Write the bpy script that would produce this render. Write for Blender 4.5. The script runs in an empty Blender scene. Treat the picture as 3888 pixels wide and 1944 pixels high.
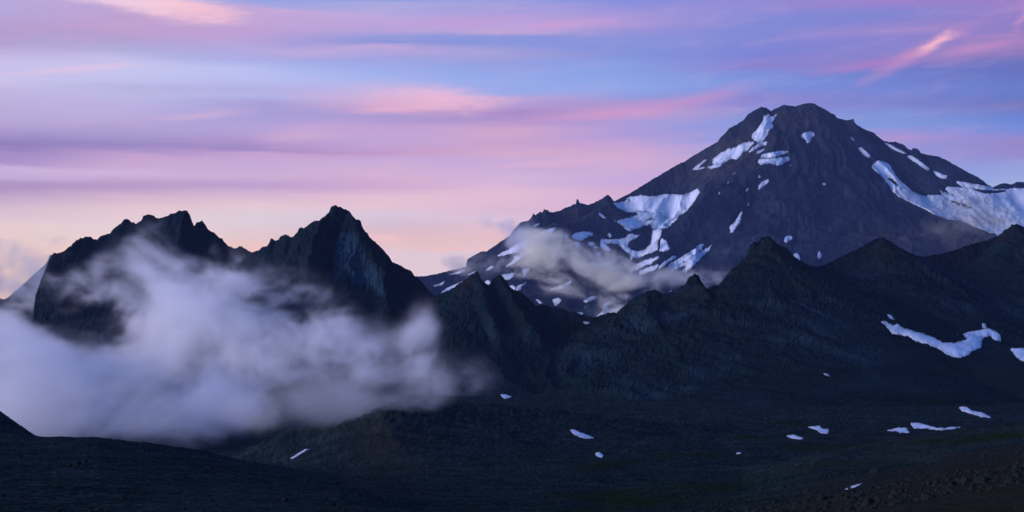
import bpy, math, random
import numpy as np

# ------------------------------------------------------------------ camera, sky, sun, exposure
scene = bpy.context.scene
col = scene.collection
F = 5341.0                 # focal length in photograph pixels (3888 wide, 40 degrees across)
UC, VH = 1944.0, 1300.0    # column of the optical axis, row of the horizon

cam_d = bpy.data.cameras.new('camera'); cam = bpy.data.objects.new('camera', cam_d); col.objects.link(cam)
cam_d.sensor_width = 36.0; cam_d.lens = 18.0 * F / 1944.0
cam_d.shift_y = (VH - 972.0) / 3888.0
cam_d.clip_start = 0.5; cam_d.clip_end = 60000
cam.location = (0, 0, 0); cam.rotation_euler = (math.radians(90), 0, 0)
scene.camera = cam

SUN_AZ, SUN_EL = -106.0, 12.0     # degrees from the view axis (left is negative), above the horizon
vs = scene.view_settings
vs.view_transform = 'Standard'; vs.look = 'None'; vs.gamma = 1.0; vs.use_curve_mapping = False
vs.exposure = 0.0

def lin(r, g, b, a=None):
    f = lambda c: (c / 255 / 12.92) if c / 255 <= 0.04045 else ((c / 255 + 0.055) / 1.055) ** 2.4
    return (f(r), f(g), f(b), 1.0) if a is None else (f(r), f(g), f(b), a)

class NT:
    """small helper round a node tree"""
    def __init__(s, tree): s.t = tree; s.n = tree.nodes; s.l = tree.links
    def new(s, kind, **kw):
        n = s.n.new(kind)
        for k, v in kw.items(): setattr(n, k, v)
        return n
    def link(s, a, b): s.l.new(a, b)
    def put(s, sock, v):
        if hasattr(v, 'is_output') or isinstance(v, bpy.types.NodeSocket): s.link(v, sock)
        else: sock.default_value = v
    def math(s, op, a, b=None, c=None, clamp=False):
        n = s.new('ShaderNodeMath', operation=op, use_clamp=clamp)
        for i, v in enumerate((a, b, c)):
            if v is not None: s.put(n.inputs[i], v)
        return n.outputs[0]
    def vmath(s, op, a, b=None):
        n = s.new('ShaderNodeVectorMath', operation=op)
        s.put(n.inputs[0], a)
        if b is not None: s.put(n.inputs[1], b)
        return n.outputs['Value'] if op in ('LENGTH', 'DOT_PRODUCT') else n.outputs[0]
    def mix(s, fac, a, b, mode='MIX'):
        n = s.new('ShaderNodeMix', data_type='RGBA', blend_type=mode)
        s.put(n.inputs['Factor'], fac); s.put(n.inputs['A'], a) if False else None
        s.put(n.inputs[6], a); s.put(n.inputs[7], b)
        return n.outputs[2]
    def noise(s, vec, scale, detail=4.0, rough=0.5, dist=0.0, lac=2.0):
        n = s.new('ShaderNodeTexNoise')
        s.put(n.inputs['Vector'], vec)
        n.inputs['Scale'].default_value = scale; n.inputs['Detail'].default_value = detail
        n.inputs['Roughness'].default_value = rough; n.inputs['Distortion'].default_value = dist
        n.inputs['Lacunarity'].default_value = lac
        return n.outputs['Fac']
    def ramp(s, fac, stops, interp='LINEAR'):
        n = s.new('ShaderNodeValToRGB'); cr = n.color_ramp; cr.interpolation = interp
        while len(cr.elements) > 1: cr.elements.remove(cr.elements[-1])
        cr.elements[0].position = stops[0][0]; cr.elements[0].color = stops[0][1]
        for p, c in stops[1:]:
            e = cr.elements.new(p); e.color = c
        s.put(n.inputs[0], fac)
        return n.outputs[0]
    def maprange(s, v, a, b, c=0.0, d=1.0, kind='LINEAR'):
        n = s.new('ShaderNodeMapRange', interpolation_type=kind)
        s.put(n.inputs[0], v)
        n.inputs[1].default_value = a; n.inputs[2].default_value = b
        n.inputs[3].default_value = c; n.inputs[4].default_value = d
        return n.outputs[0]
    def comb(s, x, y, z):
        n = s.new('ShaderNodeCombineXYZ')
        s.put(n.inputs[0], x); s.put(n.inputs[1], y); s.put(n.inputs[2], z)
        return n.outputs[0]

def az_el(u, v):
    x, z = (u - UC) / F, (VH - v) / F
    return math.degrees(math.atan2(x, 1.0)), math.degrees(math.atan2(z, math.hypot(x, 1.0)))

def build_world():
    w = bpy.data.worlds.new('World'); scene.world = w; w.use_nodes = True
    nt = NT(w.node_tree); nt.n.clear()
    out = nt.new('ShaderNodeOutputWorld')
    tc = nt.new('ShaderNodeTexCoord')
    sep = nt.new('ShaderNodeSeparateXYZ'); nt.link(tc.outputs['Generated'], sep.inputs[0])
    x, y, z = sep.outputs
    az = nt.math('MULTIPLY', nt.math('ARCTAN2', x, y), 180 / math.pi)
    el = nt.math('MULTIPLY', nt.math('ARCSINE', z), 180 / math.pi)
    # ripple the coordinates so that no band of cirrus has a clean edge
    n1 = nt.math('SUBTRACT', nt.noise(nt.comb(nt.math('MULTIPLY', az, 0.07), el, 0.0), 0.6, 3, 0.55), 0.5)
    fib = nt.noise(nt.comb(nt.math('MULTIPLY_ADD', el, -0.10, nt.math('MULTIPLY', az, 0.075)), nt.math('MULTIPLY_ADD', az, -0.03, el), 3.7), 1.5, 6, 0.62, 0.3)
    fc = nt.math('SUBTRACT', fib, 0.5)
    elw = nt.math('ADD', el, nt.math('MULTIPLY_ADD', n1, 0.9, nt.math('MULTIPLY', fc, 0.7)))
    azw = nt.math('ADD', az, nt.math('MULTIPLY_ADD', n1, 4.0, nt.math('MULTIPLY', fc, 1.5)))
    LOW = 15.0
    ef = nt.math('DIVIDE', elw, LOW)
    base = None; a_prev = None
    for u, st in SKY_COLUMNS:
        def soft(v, c):                      # a little paler, and a touch of peach low down
            c = [a * .88 + b * .12 for a, b in zip(c, (192, 176, 214))]
            k = max(0.0, min(1.0, (v - 700) / 160)) * max(0.0, min(1.0, (2300 - u) / 700))
            return (c[0] + 10 * k, c[1] + 8 * k, c[2] - 14 * k)
        stops = sorted((max(az_el(u, v)[1] / LOW, 0.0), lin(*soft(v, c))) for v, c in st)
        r = nt.ramp(ef, stops, 'LINEAR'); a1 = az_el(u, 600)[0]
        base = r if base is None else nt.mix(nt.maprange(azw, a_prev, a1), base, r)
        a_prev = a1
    # the sky goes on to the sides and overhead: warm towards the sunken sun, deep blue behind and above
    glow = nt.ramp(ef, [(0, lin(250, 205, 170)), (.3, lin(246, 208, 208)), (.7, lin(205, 178, 215)), (1, lin(170, 165, 220))])
    base = nt.mix(nt.maprange(az, -22, -60, 0, 1, 'SMOOTHSTEP'), base, glow)
    dusk = nt.ramp(ef, [(0, lin(80, 108, 165)), (.4, lin(92, 114, 178)), (1, lin(82, 110, 180))])
    side = nt.maprange(nt.math('ABSOLUTE', nt.math('SUBTRACT', az, -35)), 60, 130, 0, 1, 'SMOOTHSTEP')
    base = nt.mix(side, base, dusk)
    up = nt.ramp(nt.maprange(el, 13, 90, 0, 1), [(0, lin(120, 132, 210)), (.15, lin(95, 125, 208)), (.4, lin(66, 112, 196)), (1, lin(44, 100, 184))])
    up2 = nt.ramp(nt.maprange(el, 13, 90, 0, 1), [(0, lin(84, 112, 180)), (.3, lin(58, 106, 190)), (1, lin(44, 100, 184))])
    c = nt.mix(nt.maprange(el, 13.2, 22, 0, 1, 'SMOOTHSTEP'), base, nt.mix(side, up, up2))
    # single cirrus wisps
    shear = {}
    def P(t):
        if t not in shear: shear[t] = nt.comb(azw, nt.math('MULTIPLY_ADD', azw, -t, elw), 0.0)
        return shear[t]
    fea = nt.noise(nt.comb(nt.math('MULTIPLY_ADD', el, -0.25, nt.math('MULTIPLY', az, 0.22)), nt.math('MULTIPLY_ADD', az, -0.06, el), 7.1), 1.9, 8, 0.68, 0.5)
    tear = nt.math('MULTIPLY', nt.math('SUBTRACT', fea, 0.5), 1.9)
    for (u, v, hl, ht, ang, colr, k) in SKY_STREAKS:
        a0, e0 = az_el(u, v); t = math.tan(math.radians(ang))
        sx, sy = 1 / (hl / F * 57.3), 1 / (ht / F * 57.3)
        m = nt.new('ShaderNodeVectorMath', operation='MULTIPLY_ADD')
        nt.link(P(t), m.inputs[0]); m.inputs[1].default_value = (sx, sy, 0); m.inputs[2].default_value = (-a0 * sx, -(e0 - a0 * t) * sy, 0)
        d = nt.math('ADD', nt.vmath('LENGTH', m.outputs[0]), tear)
        f = nt.maprange(d, 1.25, -0.15, 0.0, min(k, 1.0), 'SMOOTHSTEP')
        c = nt.mix(f, c, lin(*colr))
    # fine fibres everywhere
    f2 = nt.maprange(fea, 0.5, 0.8, 0.0, 0.15)
    c = nt.mix(f2, c, lin(240, 190, 208))
    f3 = nt.maprange(fib, 0.45, 0.2, 0.0, 0.10)
    c = nt.mix(f3, c, lin(160, 156, 216))
    bg = nt.new('ShaderNodeBackground'); nt.link(c, bg.inputs[0]); bg.inputs[1].default_value = SKY_GAIN
    sky = nt.new('ShaderNodeTexSky', sky_type='NISHITA')
    sky.sun_disc = False; sky.sun_elevation = math.radians(SUN_EL); sky.sun_rotation = math.radians(SUN_AZ)
    sky.altitude = 2200; sky.dust_density = 0.6
    bg2 = nt.new('ShaderNodeBackground'); nt.link(sky.outputs[0], bg2.inputs[0]); bg2.inputs[1].default_value = NISHITA
    ad = nt.new('ShaderNodeAddShader'); nt.link(bg.outputs[0], ad.inputs[0]); nt.link(bg2.outputs[0], ad.inputs[1])
    nt.link(ad.outputs[0], out.inputs[0])
    w.cycles.sampling_method = 'MANUAL'; w.cycles.sample_map_resolution = 512

SKY_GAIN = 1.06
NISHITA = 0.004
# photograph column, [(row, sRGB)] of the banded cirrus sky
SKY_COLUMNS = [
    (0, [(0,(185,165,212)),(40,(180,165,212)),(70,(182,158,205)),(120,(178,152,198)),(150,(178,155,200)),(185,(192,172,215)),(230,(204,195,232)),(310,(206,198,232)),(345,(196,182,222)),(400,(190,172,212)),(450,(188,168,210)),(480,(178,155,202)),(520,(150,130,186)),(555,(140,117,176)),(585,(145,120,178)),(615,(175,145,192)),(635,(200,175,212)),(655,(205,180,212)),(685,(182,148,188)),(715,(172,138,182)),(745,(198,165,195)),(790,(222,190,208)),(850,(240,208,214)),(930,(242,208,208)),(1000,(240,200,190))]),
    (480, [(0,(190,170,215)),(60,(190,155,200)),(110,(195,155,198)),(140,(178,155,200)),(170,(178,170,212)),(215,(200,195,232)),(260,(200,200,238)),(310,(196,196,235)),(330,(182,180,220)),(370,(190,185,225)),(420,(190,175,218)),(470,(180,160,205)),(510,(168,148,196)),(555,(150,126,182)),(580,(165,138,188)),(600,(205,160,198)),(650,(212,178,212)),(690,(195,152,190)),(720,(190,150,190)),(745,(220,180,202)),(800,(240,205,212)),(850,(235,212,224)),(900,(238,212,220)),(960,(246,205,200))]),
    (960, [(0,(135,155,222)),(20,(150,160,222)),(45,(195,165,212)),(90,(195,160,208)),(120,(192,155,205)),(160,(180,165,215)),(210,(170,175,228)),(260,(185,195,240)),(300,(185,192,238)),(340,(178,175,225)),(380,(180,180,228)),(410,(165,155,210)),(450,(168,155,210)),(490,(178,158,210)),(530,(168,140,192)),(560,(160,130,188)),(580,(205,160,200)),(620,(205,170,210)),(665,(212,175,205)),(700,(195,155,198)),(730,(220,180,205)),(780,(240,205,212)),(830,(225,210,228)),(900,(232,200,212)),(950,(245,195,195))]),
    (1440, [(0,(125,150,222)),(20,(165,165,218)),(60,(190,165,215)),(100,(185,160,212)),(140,(140,150,215)),(165,(125,140,210)),(185,(195,165,212)),(215,(155,160,220)),(270,(155,175,235)),(300,(165,180,235)),(330,(185,180,228)),(380,(215,175,210)),(420,(205,160,200)),(455,(165,148,200)),(490,(195,155,205)),(530,(200,165,210)),(570,(195,145,190)),(610,(205,170,210)),(660,(225,180,205)),(700,(215,170,200)),(740,(240,198,208)),(780,(240,200,212)),(820,(222,200,225)),(870,(215,185,212)),(920,(235,190,200)),(960,(228,200,222))]),
    (1920, [(0,(130,150,220)),(40,(165,155,215)),(80,(180,160,215)),(120,(188,162,210)),(140,(125,140,212)),(180,(130,145,215)),(210,(160,155,212)),(250,(135,155,222)),(300,(145,168,232)),(350,(148,168,230)),(390,(185,160,210)),(430,(165,130,190)),(460,(175,140,195)),(500,(215,165,195)),(540,(205,160,195)),(580,(222,170,195)),(610,(205,170,210)),(650,(205,170,210)),(680,(225,185,210)),(740,(240,195,208)),(790,(230,190,210)),(830,(230,200,220)),(900,(240,190,195)),(960,(232,206,218))]),
    (2400, [(0,(125,135,215)),(40,(160,145,212)),(80,(175,148,208)),(110,(145,140,210)),(150,(125,140,212)),(210,(120,138,212)),(270,(130,158,225)),(340,(135,162,228)),(375,(140,150,215)),(400,(165,140,200)),(430,(200,155,198)),(470,(165,150,212)),(510,(175,150,210)),(540,(200,160,205)),(590,(215,168,200)),(640,(215,172,205)),(680,(205,170,215)),(720,(220,175,205)),(900,(232,196,212))]),
    (2900, [(0,(138,130,205)),(50,(118,128,208)),(100,(118,128,206)),(150,(118,125,206)),(200,(112,122,205)),(240,(130,120,198)),(270,(112,135,212)),(320,(110,138,215)),(360,(130,125,198)),(400,(130,130,205)),(440,(120,145,215)),(520,(125,150,220)),(600,(165,160,220)),(700,(200,165,210)),(900,(205,180,212))]),
    (3400, [(0,(150,120,195)),(50,(115,122,200)),(90,(125,120,198)),(115,(160,130,195)),(150,(130,120,198)),(200,(130,118,192)),(240,(140,115,185)),(270,(95,112,192)),(330,(105,125,205)),(380,(115,120,195)),(430,(120,140,210)),(480,(115,145,215)),(530,(175,140,200)),(560,(140,145,210)),(650,(140,155,215)),(900,(170,172,215))]),
    (3888, [(0,(155,115,185)),(40,(155,120,190)),(90,(130,112,185)),(140,(150,118,180)),(180,(150,112,178)),(215,(100,100,172)),(260,(85,98,178)),(310,(90,112,190)),(360,(90,108,185)),(400,(110,105,175)),(440,(90,120,200)),(490,(100,130,210)),(540,(145,125,190)),(590,(145,135,200)),(640,(140,155,215)),(700,(150,175,220))]),
]
# column, row, half length, half thickness (photograph pixels), tilt, sRGB, strength
SKY_STREAKS = [
    (560, 20, 300, 50, -6, (252, 204, 212), 1.3), (720, 50, 200, 24, -6, (246, 194, 206), .9), (430, 0, 180, 30, -12, (240, 204, 222), .9),
    (1800, 75, 420, 36, 4, (192, 156, 212), .8), (2150, 85, 320, 26, 6, (206, 156, 208), .8),
    (280, 262, 360, 15, 7, (230, 196, 224), .6), (1640, 365, 300, 60, -4, (244, 188, 210), .75), (1560, 405, 340, 40, 2, (242, 184, 202), .65),
    (2480, 408, 380, 30, 8, (204, 148, 196), .8), (2690, 365, 240, 32, 12, (186, 140, 198), .75), (2250, 440, 320, 20, 4, (206, 152, 196), .8),
    (750, 442, 190, 18, 4, (224, 184, 208), .5), (1150, 512, 260, 34, 2, (224, 178, 206), .55),
    (1750, 942, 270, 12, 0, (252, 196, 186), 1.3), (1450, 905, 90, 16, 0, (252, 202, 196), 1.0), (300, 640, 700, 16, 0, (222, 190, 222), .5),
    (3470, 205, 190, 34, 24, (206, 144, 188), .9), (3545, 165, 62, 30, 28, (246, 182, 200), 1.0), (3300, 245, 260, 24, 6, (166, 122, 192), .9),
    (3720, 175, 180, 28, 6, (188, 134, 186), 1.0), (3872, 30, 30, 60, 55, (210, 146, 192), .9), (2050, 625, 320, 20, 4, (232, 182, 204), .55),
]
build_world()

sun_d = bpy.data.lights.new('sun', 'SUN'); sun = bpy.data.objects.new('sun', sun_d); col.objects.link(sun)
sun_d.energy = 3.7; sun_d.angle = math.radians(28); sun_d.color = (0.87, 0.80, 1.0)
sun.rotation_euler = (math.radians(90 - SUN_EL), 0, math.radians(180 - SUN_AZ))   # shines from azimuth SUN_AZ

scene.render.engine = 'CYCLES'
scene.cycles.use_denoising = True
scene.cycles.max_bounces = 14; scene.cycles.diffuse_bounces = 2; scene.cycles.volume_bounces = 12
scene.cycles.volume_step_rate = 1.5; scene.cycles.volume_max_steps = 512

# ------------------------------------------------------------------ noise and small numeric helpers
def _h(ix, iy, seed):
    with np.errstate(over='ignore'):
        h = (ix.astype(np.int64) * 374761393 + iy.astype(np.int64) * 668265263 + seed * 974711).astype(np.uint32)
        h = (h ^ (h >> np.uint32(13))) * np.uint32(1274126177)
        h = h ^ (h >> np.uint32(16))
    return h
def perlin(x, y, seed=0):
    x, y = np.broadcast_arrays(np.asarray(x, float), np.asarray(y, float))
    ix, iy = np.floor(x), np.floor(y); fx, fy = x - ix, y - iy
    sx = fx * fx * fx * (fx * (fx * 6 - 15) + 10); sy = fy * fy * fy * (fy * (fy * 6 - 15) + 10)
    def g(dx, dy):
        a = _h(ix + dx, iy + dy, seed).astype(float) * (2 * math.pi / 4294967296.0)
        return np.cos(a) * (fx - dx) + np.sin(a) * (fy - dy)
    n0 = g(0, 0) * (1 - sx) + g(1, 0) * sx
    n1 = g(0, 1) * (1 - sx) + g(1, 1) * sx
    return (n0 * (1 - sy) + n1 * sy) * 1.5
def fbm(x, y, octv=5, seed=0, gain=0.5):
    s = 0; a = 1; t = 0
    for i in range(octv):
        s = s + a * perlin(x * 2 ** i, y * 2 ** i, seed + i * 7); t += a; a *= gain
    return s / t
def ridged(x, y, octv=5, seed=0, gain=0.55):
    s = 0; a = 1; t = 0
    for i in range(octv):
        s = s + a * (1 - 2 * np.abs(perlin(x * 2 ** i, y * 2 ** i, seed + i * 7))); t += a; a *= gain
    return s / t
def sstep(a, b, x):
    t = np.clip((x - a) / (b - a), 0, 1); return t * t * (3 - 2 * t)
def Q(x0, y0, k, pts): return [(x0 + a / k, y0 + b / k) for a, b in pts]
def wx(u, Y): return (u - UC) / F * Y
def wz(v, Y): return (VH - v) / F * Y

def cone(X, Y, P, s0, L, si, kl=1.0, kr=None):
    """height under ridge points P (x, y, z): steep near the ridge, easing to slope si; kl, kr steepen sideways"""
    kr = kl if kr is None else kr
    sh = X.shape; x = X.ravel(); y = Y.ravel(); out = np.full(x.shape, -1e9)
    P = np.asarray(P, float)
    for px, py, pz in P:
        dx = x - px
        d = np.sqrt((dx * np.where(dx < 0, kl, kr)) ** 2 + (y - py) ** 2)
        np.maximum(out, pz - si * d - (s0 - si) * L * (1 - np.exp(-d / L)), out=out)
    return out.reshape(sh)

def dense(pts, n):
    """resample a polyline of tuples to n points"""
    P = np.asarray(pts, float); s = np.r_[0, np.cumsum(np.hypot(np.diff(P[:, 0]), np.diff(P[:, 1])))]
    t = np.linspace(0, s[-1], n)
    return np.stack([np.interp(t, s, P[:, i]) for i in range(P.shape[1])], 1)

def ridge_pts(uvY, n):
    return [(wx(u, Y), Y, wz(v, Y)) for u, v, Y in dense(uvY, n)]

# ------------------------------------------------------------------ mesh helpers
def mesh_from(name, verts, quads=None, tris=None, smooth=True):
    me = bpy.data.meshes.new(name)
    faces = []
    nq = 0 if quads is None else len(quads); nt_ = 0 if tris is None else len(tris)
    verts = np.ascontiguousarray(verts, dtype=np.float32)
    me.vertices.add(len(verts)); me.vertices.foreach_set('co', verts.ravel())
    loops = np.concatenate([np.asarray(a).ravel() for a in (quads, tris) if a is not None and len(a)]).astype(np.int32)
    me.loops.add(len(loops)); me.loops.foreach_set('vertex_index', loops)
    starts = np.concatenate([np.arange(nq) * 4, nq * 4 + np.arange(nt_) * 3]).astype(np.int32)
    me.polygons.add(nq + nt_); me.polygons.foreach_set('loop_start', starts)
    me.polygons.foreach_set('use_smooth', np.full(nq + nt_, smooth))
    me.update(calc_edges=True); me.validate()
    return me
def add(name, me, mat, kind=None, label=None, cat=None, group=None):
    o = bpy.data.objects.new(name, me); col.objects.link(o)
    if mat is not None: o.data.materials.append(mat)
    for k, v in (('kind', kind), ('label', label), ('category', cat), ('group', group)):
        if v: o[k] = v
    return o

class Sheet:
    """a piece of terrain: columns of constant u, rows running away from the viewer"""
    def __init__(s, U, Yg, Z):
        s.U = U; s.Y = Yg; s.Z = Z; s.X = wx(U[:, None], Yg)
        s.v = VH - F * s.Z / s.Y
        e = s.Z / s.Y
        w = e >= np.maximum.accumulate(e, axis=1) - 0.0006
        for _ in range(2):                       # forgive narrow hidden folds
            w[1:-1] |= w[2:] | w[:-2]; w[:, 1:-1] |= w[:, 2:] | w[:, :-2]
        s.vis = w
    def mesh(s, name, attrs=None, smooth=True):
        nc, nr = s.X.shape
        V = np.stack([s.X, s.Y, s.Z], -1).reshape(-1, 3)
        i = np.arange(nc * nr).reshape(nc, nr)
        q = np.stack([i[:-1, :-1], i[1:, :-1], i[1:, 1:], i[:-1, 1:]], -1).reshape(-1, 4)
        me = mesh_from(name, V, q, None, smooth)
        for k, a in (attrs or {}).items():
            at = me.attributes.new(k, 'FLOAT', 'POINT'); at.data.foreach_set('value', np.ascontiguousarray(a, dtype=np.float32).ravel())
        return me
    def hit(s, u, v):
        c = int(np.argmin(np.abs(s.U - u)))
        if abs(s.U[c] - u) > 30: return 1e9
        w = np.nonzero(s.v[c] <= v)[0]
        return s.Y[c, w[0]] if len(w) and w[0] > 0 else 1e9

def columns(u0, u1, step, pad=900, pstep=30):
    return np.concatenate([np.arange(u0 - pad, u0, pstep), np.arange(u0, u1, step), np.arange(u1, u1 + pad, pstep)])

def crest_sheet(trace, Yc_pts, U, d0, d1, front, back, jag, seed):
    """grid whose rows run from the far back over the crest (exactly on one row) down towards the viewer"""
    T = np.asarray(trace, float)
    o = np.argsort(T[:, 0], kind='stable'); T = T[o]
    v = np.interp(U, T[:, 0], T[:, 1])
    lo, hi = U < T[0, 0], U > T[-1, 0]
    v[lo] += (T[0, 0] - U[lo]) * 0.55; v[hi] += (U[hi] - T[-1, 0]) * 0.35
    v = v + jag * (fbm(U / 14.0, U * 0 + seed, 4, seed, 0.75) - .55 * ridged(U / 34.0, U * 0 + seed, 3, seed + 40, .7))
    yc = np.asarray(Yc_pts, float); Yc = np.interp(U, yc[:, 0], yc[:, 1])
    Yc = Yc + 12 * fbm(U / 160.0, U * 0 + 3.3, 3, seed + 5) * (Yc / 2300)
    off = [0.0]; d = d0
    while off[-1] < front: off.append(off[-1] + d); d = min(d1, d * 1.022)
    off = off[::-1]; nf = len(off)
    b = [0.0]; d = d0 * 3
    while b[-1] > -back: b.append(b[-1] - d); d *= 1.35
    off = np.asarray(off + b[1:])
    Yg = Yc[:, None] - off[None, :]
    return v, Yc, off, Yg, nf - 1

# ------------------------------------------------------------------ materials
def rock_material(name, a, b, c, scale, bump=0.5, bdist=2.0, pale=None, rust=None, moss=None, streak=(1, 1, 1)):
    m = bpy.data.materials.new(name); m.use_nodes = True
    nt = NT(m.node_tree); bs = nt.n['Principled BSDF']
    bs.inputs['Roughness'].default_value = 0.9
    bs.inputs['Specular IOR Level'].default_value = 0.0
    geo = nt.new('ShaderNodeNewGeometry')
    mp = nt.new('ShaderNodeMapping'); nt.link(geo.outputs['Position'], mp.inputs[0]); mp.inputs['Scale'].default_value = streak
    pos = mp.outputs[0]
    n1 = nt.noise(pos, 1.0 / scale, 6, 0.6, 0.3)
    n2 = nt.noise(pos, 6.0 / scale, 5, 0.65)
    n3 = nt.noise(geo.outputs['Position'], 28.0 / scale, 3, 0.6)
    cc = nt.mix(nt.maprange(n1, 0.35, 0.65, 0, 1, 'SMOOTHSTEP'), a, b)
    cc = nt.mix(nt.maprange(n2, 0.5, 0.75, 0, 0.8, 'SMOOTHSTEP'), cc, c)
    cc = nt.mix(nt.maprange(n3, 0.3, 0.75, 0, 0.55), cc, nt.mix(1.0, cc, (1.9, 1.85, 1.8, 1), 'MULTIPLY'))
    for key, colr in (('pale', pale), ('rust', rust), ('moss', moss)):
        if colr is None: continue
        at = nt.new('ShaderNodeAttribute', attribute_name=key)
        f = nt.math('MULTIPLY', at.outputs['Fac'], nt.maprange(n2, 0.26, 0.6, 0.25, 1.0, 'SMOOTHSTEP'), clamp=True)
        cc = nt.mix(f, cc, colr)
    nt.link(cc, bs.inputs['Base Color'])
    h = nt.math('ADD', nt.math('MULTIPLY', n2, 1.0), nt.math('MULTIPLY', n3, 0.35))
    bp = nt.new('ShaderNodeBump'); nt.link(h, bp.inputs['Height'])
    bp.inputs['Strength'].default_value = bump; bp.inputs['Distance'].default_value = bdist
    nt.link(bp.outputs[0], bs.inputs['Normal'])
    return m
def snow_material(name, base, dirt, scale, amount=0.5, bump=0.3):
    m = bpy.data.materials.new(name); m.use_nodes = True
    nt = NT(m.node_tree); bs = nt.n['Principled BSDF']
    bs.inputs['Roughness'].default_value = 0.75; bs.inputs['Specular IOR Level'].default_value = 0.2
    geo = nt.new('ShaderNodeNewGeometry')
    n1 = nt.noise(geo.outputs['Position'], 1 / scale, 6, 0.62, 0.6)
    n2 = nt.noise(geo.outputs['Position'], 9 / scale, 4, 0.6)
    f = nt.math('MULTIPLY', nt.maprange(n1, 0.45, 0.72, 0, amount, 'SMOOTHSTEP'), nt.maprange(n2, 0.3, 0.6, 0.4, 1.0))
    at = nt.new('ShaderNodeAttribute', attribute_name='dirt')
    f = nt.math('ADD', f, nt.math('MULTIPLY', at.outputs['Fac'], nt.maprange(n2, 0.35, 0.6, 0.2, 1.0)), clamp=True)
    nt.link(nt.mix(f, base, dirt), bs.inputs['Base Color'])
    bp = nt.new('ShaderNodeBump'); nt.link(n2, bp.inputs['Height'])
    bp.inputs['Strength'].default_value = bump; bp.inputs['Distance'].default_value = scale * 0.03
    nt.link(bp.outputs[0], bs.inputs['Normal'])
    return m
G = lambda r, g, b: (r, g, b, 1.0)
M_VOLC = rock_material('volcano rock', G(.0065, .0130, .023), G(.012, .019, .033), G(.026, .030, .038), 200, .8, 12, pale=G(.058, .082, .110), rust=G(.058, .053, .048))  # the rust tone also carries the glow painted on the shoulder
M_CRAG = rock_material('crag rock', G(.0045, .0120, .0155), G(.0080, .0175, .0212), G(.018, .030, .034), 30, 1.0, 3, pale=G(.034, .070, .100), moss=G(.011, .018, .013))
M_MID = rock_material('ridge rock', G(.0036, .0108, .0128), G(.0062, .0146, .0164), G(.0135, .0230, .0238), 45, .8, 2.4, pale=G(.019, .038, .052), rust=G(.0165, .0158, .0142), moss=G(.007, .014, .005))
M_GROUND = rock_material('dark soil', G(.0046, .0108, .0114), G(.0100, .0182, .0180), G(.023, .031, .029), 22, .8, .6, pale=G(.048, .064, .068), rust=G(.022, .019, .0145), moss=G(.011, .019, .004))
M_STONE = rock_material('lichen stone', G(.0085, .0130, .0120), G(.015, .0165, .014), G(.034, .038, .034), 1.4, .6, .1)
M_SNOW = snow_material('old snow', G(.70, .77, .84), G(.26, .27, .28), 38, .55, .5)
M_GLAC = snow_material('glacier snow', G(.71, .77, .83), G(.42, .41, .36), 150, .55, .5)  # second colour: dirty rim, and the yellowish glow painted on the broad glacier
M_ICE = snow_material('glacier ice', G(.46, .60, .68), G(.12, .14, .16), 45, .75, .8)

# ------------------------------------------------------------------ skylines traced from the photograph (column, row)
R1 = lambda p: Q(0, 700, 2.576, p)
R2 = lambda p: Q(900, 700, 2.576, p)
R3 = lambda p: Q(1500, 600, 1.84, p)
R4 = lambda p: Q(2600, 350, 2.0, p)
R5 = lambda p: Q(2300, 850, 1.6222, p)
R7 = lambda p: Q(1000, 1344, 2.1467, p)
R8 = lambda p: Q(2200, 1344, 1.526, p)

VOLC = R3([(-300,800),(0,830),(150,828),(210,828),(300,810),(400,785),(495,762),(503,712),(530,695),(580,665),(600,655),(640,655),(690,620),(740,585),(800,545),(830,500),(880,450),(935,440),(955,410),(964,390),(970,388),(976,402),(1000,388),(1010,375),(1018,378),(1030,382),(1042,360),(1048,358),(1054,372),(1062,362),(1068,362),(1078,378),(1110,380),(1150,370),(1200,345),(1240,330),(1264,320),(1268,290),(1273,286),(1281,290),(1285,315),(1310,320),(1345,330),(1390,315),(1440,290),(1465,270),(1485,257),(1505,270),(1530,305),(1560,290),(1640,250),(1720,200),(1800,150),(1900,90),(2000,35)]) + \
    R4([(0,530),(50,495),(150,435),(250,380),(270,345),(310,310),(340,275),(400,245),(450,210),(480,170),(530,140),(580,115),(620,120),(655,148),(680,130),(720,115),(750,97),(800,105),(840,110),(900,92),(940,85),(980,88),(1010,105),(1060,130),(1100,155),(1140,175),(1150,195),(1200,210),(1250,215),(1280,203),(1290,235),(1330,265),(1390,295),(1440,310),(1455,330),(1510,370),(1540,380),(1600,378),(1660,400),(1700,435),(1720,445),(1730,430),(1760,428),(1785,450),(1790,465),(1850,480),(1920,488),(1990,520),(2060,560),(2150,610),(2230,650),(2290,695),(2340,728),(2370,710),(2410,695),(2450,695),(2480,705),(2530,682),(2576,685)])
CRAG = [(108,1330),(116,1260)] + R1([(322,1288),(335,1180),(348,1090),(380,1000),(400,940),(440,850),(470,770),(500,710),(540,676),(560,680),(620,665),(660,625),(705,605),(712,580),(760,545),(800,530),(850,518),(885,518),(915,548),(945,548),(990,510),(1080,485),(1110,440),(1150,410),(1190,380),(1215,350),(1260,350),(1290,375),(1330,395),(1390,350),(1405,310),(1440,302),(1495,310),(1550,338),(1620,320),(1680,295),(1750,268),(1830,258),(1838,285),(1855,300),(1870,350),(1895,408),(1930,382),(1955,372),(1975,355),(1995,380),(2035,445),(2090,475),(2110,500),(2150,530),(2180,540),(2190,570),(2240,615),(2290,635),(2320,632),(2345,612),(2370,622),(2400,640),(2450,665),(2500,690)]) + [(1010,985),(1060,1020),(1120,1060)]
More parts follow.
